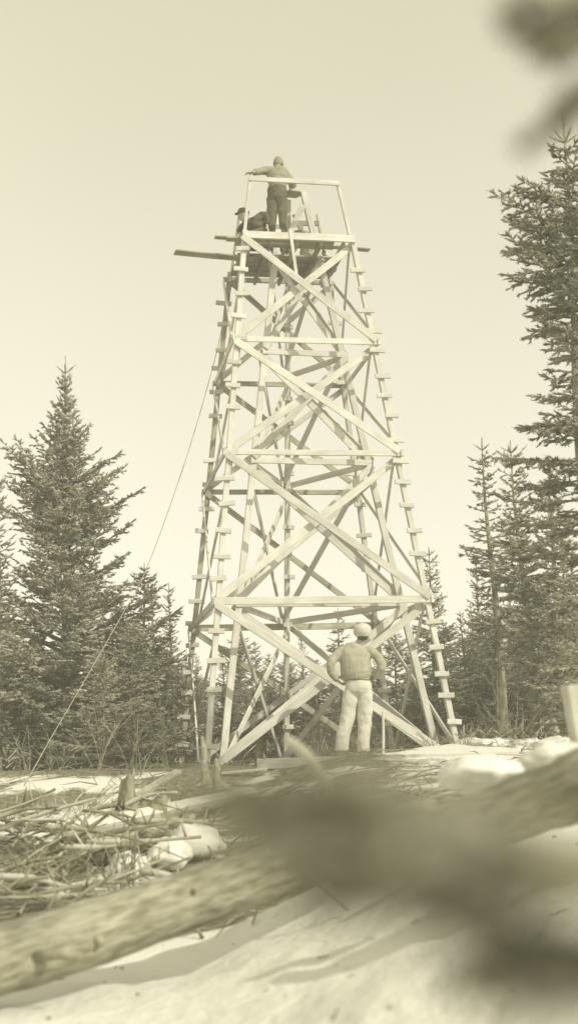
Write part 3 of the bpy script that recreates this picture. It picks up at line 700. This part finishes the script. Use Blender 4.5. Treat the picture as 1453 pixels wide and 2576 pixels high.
for i in range(12):
    px = 1180+i*26; small(px, 1560+rnd.uniform(-60, 60), 26.5+rnd.uniform(-1, 3), rnd.randrange(4), 'young spruce in the thicket at right', group='young spruces at right')
for i in range(15):
    px = -60+i*110+rnd.uniform(-14, 14); small(px, 1660+rnd.uniform(-25, 25), 35+rnd.uniform(-2, 3), rnd.randrange(4), 'distant spruce at the back of the clearing', group='distant spruces')
print('hero tris', ntri, [l[2] for l in lib])
# ------------------------------------------------------------------ near boughs, out of focus
def bough_mesh(name, root, tip, ln_side, seed, parent=None, label=None, cat='bough', tw=.05, nr=.012, spikes=8, m='needle', gap=.03, curve=.0, scale_side=.36, group=None):
    rg = np.random.default_rng(seed); sh, wd = [], []; root = Vector(root); tip = Vector(tip); v = tip-root; ln = v.length
    az = math.atan2(v.y, v.x); pit = math.asin(v.z/ln)
    branch(rg, (0, 0, 0), az, pit, ln, curve, tw, sh, wd, gap=gap, bare=.08, spread=ln_side)
    B = np.array([s[0] for s in sh]); D = np.array([s[1] for s in sh]); D /= np.linalg.norm(D, axis=1)[:, None]; Ln = np.array([s[2] for s in sh])
    V, F = brushes(B, D, Ln, nr*rg.uniform(.8, 1.2, len(B)), rg, spikes)
    me = mesh_np('needles', V, F)
    e = empty(name, root, label, cat, group) if parent is None else link(name, bpy.data.meshes.new(name), None, parent)
    tm = MB(); n = len(wd[0][0]); tm.tube([Vector(p) for p in wd[0][0]], [.012-.009*i/(n-1) for i in range(n)], 6)
    sm_ = bpy.data.meshes.new('stem'); sm_.from_pydata([tuple(v) for v in tm.v], [], tm.f)
    if parent is None:
        link('needles', me, M[m], e); link('stem', sm_, M['bark'], e)
    return e
# ------------------------------------------------------------------ logs and timber in the foreground
def log(name, pts, rads, label, m='logbark', cat='log', stubs=(), seed=0, group=None, snow=None, sides=20):
    P = spline(pts, 8); n = len(P); rr = [rads[0]+(rads[-1]-rads[0])*i/(n-1) for i in range(n)]
    e = empty(name, pts[0], label, cat, group); mb = MB(); mb.tube(P, rr, sides, jit=.05, seed=seed)
    for v in mb.v:
        k = noise.noise(Vector(v)*9)*.06*max(rads); v.z += k
    bo = mb.build('bark', M[m], e); av = bo.data.attributes.new('logco', 'FLOAT_VECTOR', 'POINT'); d_ = 0.0; cc = []
    for i in range(n):
        if i: d_ += (P[i]-P[i-1]).length
        for k in range(sides): cc += [d_+seed, rr[i]*math.cos(2*math.pi*k/sides), rr[i]*math.sin(2*math.pi*k/sides)]
    av.data.foreach_set('vector', cc)
    for i, (s, dv, ln, r) in enumerate(stubs):
        c = P[int(s*(n-1))]; d = Vector(dv).normalized(); sb = MB(); rl = rr[int(s*(n-1))]
        sb.tube([c+d*rl*.7, c+d*(rl+ln*.5)+Vector((0, 0, .01)), c+d*(rl+ln)], [r, r*.85, r*.6], 10, jit=.05); sb.build('branch_stub', M['knot'], e)
    return e
log('fallen_log', [at(-90, 2440, 4.85), at(260, 2338, 5.3), at(620, 2215, 5.9), at(900, 2125, 6.5), at(1080, 2062, 6.9)], [.125, .120],
    'large blurred fallen log sloping up from the lower left corner', seed=3,
    stubs=((.10, (.96, -.42, .03), .20, .022), (.055, (.3, -.9, .1), .05, .02), (.22, (.5, -.8, -.1), .035, .02), (.33, (-.3, -.8, .5), .03, .015), (.40, (.6, -.7, .4), .03, .014), (.60, (.6, -.8, -.45), .30, .012), (.18, (-.2, -.9, .1), .03, .03)))
log('fallen_log', [at(1110, 2105, 4.2), at(1300, 2032, 4.0), at(1480, 1968, 3.8), at(1620, 1925, 3.7)], [.085, .105],
    'fallen log with peeling bark and snow on top entering from the right edge', seed=5, stubs=((.35, (-.1, -.9, .35), .02, .02), (.55, (.3, -.9, .2), .02, .022)))
# dark stump mass close to the camera in the middle
def lump(name, c, r, m, label, cat, seed, amp=.25, fr=2.0, group=None, squash=1, res=4, kind=None):
    bm = bmesh.new(); bmesh.ops.create_icosphere(bm, subdivisions=res, radius=1); o_ = Vector((seed*7.3, seed*1.7, 0))
    for v in bm.verts:
        k = 1+amp*noise.noise(v.co*fr+o_)+amp*.4*noise.noise(v.co*fr*3+o_); v.co = Vector((v.co.x*r[0]*k, v.co.y*r[1]*k, v.co.z*r[2]*k))
    me = bpy.data.meshes.new(name); bm.to_mesh(me); bm.free(); o = link(name, me, M[m], loc=c, smooth=True); tag(o, label, cat, group, kind); return o
def lump(name, c, r, m, label, cat, seed, amp=.25, fr=2.0, group=None, squash=1, res=4, kind=None):
    bm = bmesh.new(); bmesh.ops.create_icosphere(bm, subdivisions=res, radius=1); o_ = Vector((seed*7.3, seed*1.7, 0))
    for v in bm.verts:
        k = 1+amp*noise.noise(v.co*fr+o_)+amp*.4*noise.noise(v.co*fr*3+o_); v.co = Vector((v.co.x*r[0]*k, v.co.y*r[1]*k, v.co.z*r[2]*k))
    me = bpy.data.meshes.new(name); bm.to_mesh(me); bm.free(); o = link(name, me, M[m], loc=c, smooth=True); tag(o, label, cat, group, kind); return o
# a small young spruce lying close to the lens: boughs far out of focus
def near_group(loc, label, specs, seed0, trunk, cat='tree', name='spruce_tree'):
    e = empty(name, loc, label, cat)
    tm = MB(); tm.tube(spline([Vector(p) for p in trunk], 4), [.016]*(4*(len(trunk)-1)+1), 10); tm.build('trunk', M['bark'], e)
    for i, (x0, y0, x1, y1, Ya, Yb, side, gap) in enumerate(specs):
        rg = np.random.default_rng(seed0+i); sh, wd = [], []; a = at(x0, y0, Ya); b = at(x1, y1, Yb); v = b-a; ln = v.length
        branch(rg, (0, 0, 0), math.atan2(v.y, v.x), math.asin(v.z/ln), ln, -.02, .016, sh, wd, gap=gap, bare=.02, spread=side)
        off = np.array(a-loc); B = np.array([q[0] for q in sh])+off; D = np.array([q[1] for q in sh]); D /= np.linalg.norm(D, axis=1)[:, None]; Ln = np.array([q[2] for q in sh])
        V, F = brushes(B, D, Ln, .0052*rg.uniform(.8, 1.2, len(B)), rg, 9)
        bo = link('bough', mesh_np('bough', V, F), M['needle'], e)
        tr = min((Vector(p) for p in spline([Vector(p) for p in trunk], 6)), key=lambda p: (p-a).length)
        wm = MB(); P = [tr, a]+[Vector(p)+a for p in wd[0][0]]; wm.tube(P, [.005]*2+[.004]*(len(P)-2), 6); w_ = wm.build('stem', M['bark'], e); w_.parent = bo
    return e
near_group(Vector((.62, .62, G(.62, .62))), 'far out of focus spruce boughs low before the lens, middle and bottom right',
    [(1460, 2160, 450, 1955, .40, .46, .42, .033), (1460, 2160, 600, 1970, .40, .46, .42, .033), (1460, 2160, 760, 1940, .40, .44, .40, .033), (1460, 2170, 960, 1960, .40, .44, .30, .030),
     (1460, 2170, 560, 2120, .40, .46, .40, .034), (1460, 2210, 720, 2200, .40, .44, .34, .034), (1460, 2230, 900, 2240, .40, .44, .30, .034), (1460, 2200, 1060, 2180, .40, .44, .36, .024),
     (1480, 2170, 470, 1985, .44, .50, .26, .023), (1480, 2180, 600, 2030, .44, .50, .26, .023), (1480, 2160, 740, 1985, .44, .48, .26, .024), (1480, 2170, 880, 1960, .44, .48, .26, .024),
     (1480, 2150, 1000, 2010, .44, .48, .28, .024), (1480, 2190, 640, 2100, .44, .48, .24, .024), (1480, 2210, 780, 2150, .44, .48, .24, .024), (1480, 2190, 1090, 2110, .46, .48, .3, .011), (1480, 2230, 940, 2200, .46, .48, .2, .023), (1480, 2170, 560, 1950, .48, .54, .22, .025),
     (1480, 2230, 700, 2190, .44, .48, .22, .025), (1480, 2250, 860, 2225, .46, .48, .2, .025), (1480, 2220, 1120, 2170, .46, .48, .3, .010),
     (1540, 2430, 1220, 2410, .46, .48, .4, .007), (1540, 2380, 1250, 2350, .46, .48, .4, .008),
     (1560, 2470, 1100, 2440, .46, .48, .40, .009), (1540, 2400, 1200, 2320, .46, .48, .40, .009), (1540, 2500, 1160, 2490, .46, .48, .35, .009), (1540, 2440, 1260, 2370, .46, .48, .4, .009)], 60,
    [(.62, .62, G(.62, .62)), (.40, .50, CAMZ-.20), (.24, .47, CAMZ-.08), (.14, .45, CAMZ-.04)])
near_group(gp(.60, .85), 'blurred spruce boughs hanging into the top right corner close to the lens',
    [(1640, -60, 1250, 20, .70, .64, .40, .009), (1640, 60, 1300, 70, .70, .66, .40, .009), (1600, 110, 1340, 110, .68, .64, .34, .009), (1640, 20, 1360, 50, .72, .68, .4, .009), (1600, -20, 1390, 100, .7, .66, .4, .009),
     (1560, 150, 1350, 340, .70, .66, .24, .012), (1560, 190, 1390, 330, .70, .66, .2, .014), (1600, 160, 1420, 235, .70, .66, .24, .012)], 80,
    [(.60, .85, G(.60, .85)), (.58, .84, CAMZ+.2), (.55, .82, CAMZ+.55), (.50, .80, CAMZ+.95)])
# snow lumps
for (px, py, Y, r, l) in ((1215, 1945, 4.3, (.14, .12, .055), 'flat cap of snow resting on the right fallen log'), (1430, 1915, 4.0, (.13, .13, .055), 'rounded snow heap at the right edge behind the log'),
    (320, 2185, 0, (.13, .12, .10), 'small white snow lump behind the big fallen log'), (345, 2178, 0, (.09, .09, .07), 'smallest snow lump beside the brush'),
    (425, 2150, 0, (.15, .13, .12), 'snow lump in the middle of the row behind the fallen log'), (490, 2120, 0, (.20, .14, .13), 'largest rounded snow lump behind the fallen log'),
    (1125, 1955, 4.4, (.03, .05, .04), 'little snow lump on the tip of the right log')):
    lump('snow_lump', at(px, py, Y) if Y else og(px, py, r[2]*.9), r, 'snow', l, 'snow', int(px), .3, 1.6)
for i, (px, Y) in enumerate(((1180, 18.2), (1230, 17.6), (1290, 18.6), (1330, 17.2), (1400, 16.5))):
    lump('snow_lump', gpx(px, Y, .03), (.28, .3, .10), 'snow', 'low melting snow patch right of the tower foot', 'snow', i+3, .35, 1.7, group='snow patches right of the tower')
# sill timber, planks
loose(at(648, 1922, 16.6), at(1345, 1903, 16.2), .13, .13, (0, 0, 1), 'long squared timber lying in front of the tower feet', 'timber', 'sill_timber', 'wood')
loose(og(160, 2090, .16), og(640, 1990, .12), .13, .05, (0, -1.2, 1), 'long pale plank slanting up over the brush at lower left', m='wood')
loose(og(205, 2112, .08), og(430, 2048, .08), .08, .04, (0, -.4, 1), 'shorter plank lying under the long pale plank', m='wood2')
loose(og(340, 2005, .05), og(450, 1940, .25), .10, .04, (0, -.4, 1), 'plank end sticking up left of the tower foot')
loose(at(560, 1945, 16.4), at(670, 1935, 16.3), .12, .03, (0, -.1, 1), 'plank offcut lying by the left front tower foot', m='wood')
loose(at(950, 1905, 17.2), at(1200, 1893, 17.4), .14, .03, (0, -.1, 1), 'flat plank on the ground right of the standing man', m='wood2')
loose(gpx(648, 17.0, -.05), at(655, 1862, 17.0), .09, .05, uy, 'short dark stake left of the sill timber end', 'stake', 'stake', 'darkbark')
loose(gpx(963, 17.6, -.05), at(963, 1790, 17.6), .035, .03, uy, 'thin upright stake right of the standing man', 'stake', 'stake', 'wood')
loose(gpx(1350, 17.5, -.05), at(1455, 1880, 17.4), .05, .05, uy, 'split pole on the snow at the right')
bst = loose(at(1475, 1890, 5.0), at(1447, 1722, 5.0), .10, .07, uy, 'pale blurred upright post cut by the right edge', 'post', 'post', 'bare')
for (a, b, Y, r, l, m_) in (((722, 1862), (822, 1965), 3.1, .013, 'blurred peeled branch slanting down in front of the sill timber', 'bare'),):
    mb = MB(); mb.tube(spline([at(*a, Y+.1), at((a[0]+b[0])/2+6, (a[1]+b[1])/2-8, Y), at(b[0]+18, b[1]+40, Y-.3)], 5), r, 10); o = mb.build('peeled_branch', M[m_]); tag(o, l, 'branch')
for (pts, l) in ((((508, 1852), (512, 1885), (514, 1930), (520, 1978)), 'taller pale broken snag in front of the left tower foot'), (((543, 1908), (546, 1930), (545, 1955), (549, 1982)), 'shorter pale snag with spreading roots by the left tower foot')):
    mb = MB(); mb.tube(spline([at(x, y, 14.2) for x, y in pts], 4), [.016, .02, .025, .028, .03, .032, .035, .037, .04, .045, .05, .065, .085], 10, jit=.2); o = mb.build('snag', M['knot']); tag(o, l, 'snag')
# stumps
def stump(px, Y, r, h, label, m='darkbark', seed=0):
    c = gpx(px, Y, -.05); e = empty('stump', c, label, 'stump'); mb = MB()
    mb.tube([c+Vector((0, 0, z)) for z in (0, .08, .18, h*.6, h)], [r*1.7, r*1.25, r*1.0, r*.9, r*.78], 16, jit=.16, seed=seed)
    for q_ in range(16):
        v = mb.v[64+q_]; v.z += (v.x-c.x)*1.1+.04*math.sin(q_*2.3+seed)
    for k in range(5):
        t = k*1.3+seed; mb.tube([c+Vector((math.cos(t)*r*.7, math.sin(t)*r*.7, .14)), c+Vector((math.cos(t)*r*1.6, math.sin(t)*r*1.6, .05)), c+Vector((math.cos(t)*r*2.3, math.sin(t)*r*2.3, -.03))], [r*.35, r*.25, r*.1], 8)
    mb.build('bark', M[m], e); pass
stump(392, 12.0, .11, .30, 'dark cut stump standing in the brush left of the tower', m='bark', seed=2)
stump(318, 13.5, .10, .42, 'taller dark stump at the edge of the snow patch', m='bark', seed=4)
stump(445, 10.6, .10, .25, 'low broken stump beside the end of the long plank', m='bark', seed=6)
log('fallen_log', [og(225, 2130, .12), og(330, 2105, .12), og(420, 2078, .11), og(480, 2060, .11)], [.075, .055], 'weathered log lying among the brush behind the big blurred log', seed=9, stubs=((.5, (.2, -.2, .9), .12, .012), (.3, (.4, -.3, .9), .18, .01)))
log('fallen_log', [og(245, 2165, .05), og(310, 2145, .05), og(390, 2128, .06)], [.05, .06], 'short dark hollow log under the weathered log', m='darklog', seed=10)
# bare tree trunks right
def snagtree(px0, py0, px1, py1, Y, r, label):
    b = gpx(px0, Y, -.1); t = at(px1, py1, Y); e = empty('dead_tree', b, label, 'dead tree'); mb = MB(); n = 8
    mb.tube([b.lerp(t, i/n)+Vector((.02*math.sin(i*1.7), 0, 0)) for i in range(n+1)], [r*(1-.35*i/n) for i in range(n+1)], 12, jit=.07); mb.build('bark', M['bark'], e)
    for k in range(7):
        c = b.lerp(t, .25+.1*k); a = rnd.uniform(0, 6.28); l = rnd.uniform(.15, .45); w = MB(); w.tube([c, c+Vector((math.cos(a)*l*.5, math.sin(a)*l*.5, .02)), c+Vector((math.cos(a)*l, math.sin(a)*l, -.06))], [.01, .007, .003], 5); w.build('dead_branch', M['twig'], e)
snagtree(1402, 1860, 1388, 1780, 19.0, .06, 'short broken off pale trunk at the right edge of the thicket')
# ------------------------------------------------------------------ brush and litter
def shrub(px, Y, h, n, seed, label, spread=.5, group=None, m='twig', r=.006, tips=True):
    rg = random.Random(seed); c = gpx(px, Y, -.03); e = empty('bare_shrub', c, label, 'shrub', group); mb = MB()
    for k in range(n):
        a = rg.uniform(0, 6.28); s = rg.uniform(.2, 1)*spread; hh = h*rg.uniform(.5, 1); x0 = Vector((rg.uniform(-.1, .1), rg.uniform(-.1, .1), 0))
        p1 = c+x0+Vector((math.cos(a)*s*.35, math.sin(a)*s*.35, hh*.5)); p2 = c+x0+Vector((math.cos(a)*s, math.sin(a)*s, hh)); P = spline([c+x0, p1, p2], 3)
        mb.tube(P, [r, r, r*.85, r*.7, r*.6, r*.5, r*.35], 4, cap=False)
        for q_ in range(4):
            b = P[rg.randrange(2, 6)]; d = Vector((rg.uniform(-1, 1), rg.uniform(-1, 1), rg.uniform(.1, 1))).normalized()*rg.uniform(.08, .3)*h; mb.tube([b, b+d*.5+Vector((0, 0, .02)), b+d], [r*.5, r*.4, r*.25], 3, cap=False)
    mb.build('twigs', M[m], e, smooth=False)
shrub(250, 17.5, 1.0, 7, 1, 'tangle of bare twigs at the foot of the big left spruce', .9)
shrub(340, 17.0, 1.1, 7, 2, 'tall bare twiggy shrub left of the tower legs', .8)
shrub(410, 18.0, 1.3, 7, 3, 'pale bare shrub right behind the left stump', .7)
shrub(140, 17.8, .7, 9, 4, 'low bare twigs by the foot of the guy rope', .8, r=.004)
shrub(60, 18.5, .7, 8, 5, 'bare twigs at the left edge', .7)
shrub(1160, 17.9, .35, 14, 6, 'thin dry weeds around the right front tower foot', .35, r=.004)
shrub(1085, 17.6, .25, 12, 7, 'low dry weeds left of the right front tower foot', .3, r=.004)
shrub(1250, 20.5, 1.5, 18, 8, 'bare bush beside the slender spruce trunk', .8)
shrub(1300, 19.5, .9, 16, 9, 'low bare bush between the trunks at right', .7)
shrub(480, 20.5, 1.2, 16, 10, 'bare bush behind the left back tower leg', .6)
shrub(790, 22.5, 1.0, 18, 11, 'bare undergrowth behind the middle of the tower', .9)
shrub(1010, 22.5, .9, 18, 12, 'bare undergrowth behind the right side of the tower', .9)
shrub(310, 8.6, .55, 14, 13, 'dead twiggy stems standing among the logs at lower left', .4)
shrub(120, 14.2, .28, 16, 31, 'low dry brush poking through the snow near the rope foot', .55, r=.004)
shrub(220, 13.6, .35, 16, 32, 'low dry brush on the snow left of the taller stump', .5, r=.004)
shrub(30, 13.2, .30, 14, 33, 'low dry brush on the snow at the left edge', .5, r=.004)
shrub(430, 14.5, .35, 14, 34, 'low dry brush between the stumps and the tower foot', .45, r=.004)
# dead boughs heap lower left
brl = [((20, 2240, 7.6), (200, 2060, 8.2), 'needled'), ((30, 2130, 8.0), (150, 1990, 8.6), 'needled'), ((-30, 2260, 6.8), (140, 2170, 7.0), 'needled'),
       ((60, 2200, 7.3), (230, 2150, 7.4), 'needled'), ((-20, 2060, 8.8), (110, 2080, 8.9), 'needled'), ((120, 2290, 6.6), (215, 2120, 7.0), 'needled')]
bl_lab = ['longest dead spruce bough in the lower left brush, slanting up right', 'dead bough standing up against the snow patch at lower left', 'dead bough nearest the lower left log', 'dead bough pointing right in the lower left brush',
          'dead bough lying flat at the left edge of the brush', 'upright dead bough at the right side of the lower left brush']
for i, (a, b, _) in enumerate(brl):
    bough_mesh('dead_bough', og(a[0], a[1], .06), og(a[0], a[1], .06)+(at(*b)-at(*a)), .42, 50+i, label=bl_lab[i], tw=.085, nr=.020, spikes=6, m='needle_dry', gap=.04, group='dead boughs at lower left')
# peeled sticks across brush
for i, (a, b, r) in enumerate((((85, 2130, 8.2), (215, 2065, 8.6), .018), ((60, 2075, 8.8), (230, 2140, 8.0), .014), ((110, 2180, 7.6), (235, 2130, 7.8), .016), ((45, 2110, 8.4), (180, 2215, 7.2), .015),
        ((235, 2090, 8.8), (330, 2195, 7.0), .014), ((365, 2200, 6.8), (385, 2160, 7.0), .016), ((180, 2060, 9.4), (300, 2030, 10.0), .016), ((215, 1990, 10.5), (160, 2080, 9.4), .012), ((240, 2060, 9.4), (280, 1960, 10), .012))):
    mb = MB(); A, B_ = og(a[0], a[1], .05), og(b[0], b[1], .12); mid = (A+B_)/2+Vector((0, 0, .05)); mb.tube(spline([A, mid, B_], 4), [r]*5+[r*.7]*4, 8, jit=.06, seed=i); o = mb.build('stick', M['bare']); tag(o, 'peeled grey stick tossed on the brush pile at lower left', 'stick', 'peeled sticks in the lower left brush')
rq = random.Random(21)
for i in range(38):
    x_, y_ = rq.uniform(0, 470), rq.uniform(2010, 2260); Y_ = 10.5-(y_-2010)/250*3.6; a_ = rq.uniform(-.9, .9); l_ = rq.uniform(.25, .8); c = at(x_, y_, Y_); c.z = max(c.z, G(c.x, c.y)+.03)
    d = Vector((math.cos(a_)*l_, rq.uniform(-.3, .3)*l_, math.sin(a_)*l_*.5+.05)); mb = MB(); r_ = rq.choice((.007, .012, .020))
    mb.tube(spline([c-d*.5, c+Vector((0, 0, rq.uniform(-.02, .05))), c+d*.5], 4), [r_]*5+[r_*.6]*4, 7, jit=.08, seed=i)
    for q_ in range(3):
        b = c+d*rq.uniform(-.3, .4); mb.tube([b, b+Vector((rq.uniform(-.1, .1), rq.uniform(-.1, .1), rq.uniform(.03, .14)))], [r_*.5, r_*.2], 4)
    o = mb.build('stick', M[rq.choice(('bare', 'twig', 'bark'))]); tag(o, 'dead stick lying in the brush pile at lower left', 'stick', 'dead sticks in the brush pile')
# litter: uncountable twigs and chips
lm = MB(); rg = random.Random(5)
for i in range(1150):
    Y = rg.uniform(6.5, 19.5) if rg.random() < .75 else rg.uniform(19, 27); x = rg.uniform(-.27, .27)*Y*1.05
    if 11.5 < Y < 16 and x < -1.3 and rg.random() < .6: continue
    a = rg.uniform(0, 6.28); l = rg.choice((.12, .2, .35, .6))*rg.uniform(.5, 1.2); d = Vector((math.cos(a)*l, math.sin(a)*l, 0)); c = gp(x, Y, .015)
    p2 = gp(x+d.x, Y+d.y, rg.uniform(.01, .10)); lm.tube([c, (c+p2)/2+Vector((0, 0, rg.uniform(0, .04))), p2], [rg.choice((.004, .006, .010)), .006, .003], 4, cap=False)
for i in range(70):
    Y = rg.uniform(3.3, 6.6); x = rg.uniform(-.27, .27)*Y*1.05; a = rg.uniform(0, 6.28); l = rg.choice((.01, .015, .02, .05)); c = gp(x, Y, .004)
    lm.tube([c, gp(x+math.cos(a)*l, Y+math.sin(a)*l, .006)], rg.choice((.0015, .0025, .004)), 4, cap=False)
o = lm.build('twig_litter', M['twig'], smooth=False); tag(o, 'scattered broken twigs and chips covering the clearing ground', 'litter', kind='stuff')
# undergrowth: low dark needle clumps under the trees
rgn = np.random.default_rng(77); n = 9000
Yv = rgn.uniform(19.5, 34, n); Xv = rgn.uniform(-.26, .26, n)*Yv*1.1
keep = ~((Yv < 23.5) & (Xv > -2.0) & (Xv < 2.4)); Yv, Xv = Yv[keep], Xv[keep]
Zv = np.array([G(float(x), float(y)) for x, y in zip(Xv, Yv)])+rgn.uniform(0, .28, len(Xv))
Dv = rgn.normal(0, 1, (len(Xv), 3)); Dv[:, 2] = np.abs(Dv[:, 2])*.8+.2; Dv /= np.linalg.norm(Dv, axis=1)[:, None]
V, F = brushes(np.stack([Xv, Yv, Zv], 1), Dv, rgn.uniform(.12, .38, len(Xv)), np.full(len(Xv), .035), rgn, 5)
o = link('undergrowth', mesh_np('undergrowth', V, F), M['needle']); tag(o, 'dark low evergreen undergrowth beneath the spruces', 'undergrowth', kind='stuff')
# ------------------------------------------------------------------ haze
HD = 0.0045  # density of a volume added to lift the dark tones
if HD:
    bm = bmesh.new(); bmesh.ops.create_cube(bm, size=1)
    for v in bm.verts: v.co = Vector((v.co.x*600, v.co.y*500+190, (-6 if v.co.z < 0 else 13)))
    me = bpy.data.meshes.new('haze'); bm.to_mesh(me); bm.free()
    hm = bpy.data.materials.new('haze'); hm.use_nodes = True; t = hm.node_tree; t.nodes.remove(t.nodes['Principled BSDF'])
    pv = N(t, 'ShaderNodeVolumePrincipled'); pv.inputs['Color'].default_value = (1, .985, .90, 1); pv.inputs['Density'].default_value = HD; pv.inputs['Anisotropy'].default_value = 0
    t.links.new(pv.outputs[0], t.nodes['Material Output'].inputs['Volume'])
    o = link('haze', me, hm); tag(o, 'thin even haze added over the clearing to lift the dark tones', 'haze', kind='stuff')
S.cycles.volume_bounces = 1; S.cycles.max_bounces = 6; S.cycles.diffuse_bounces = 3
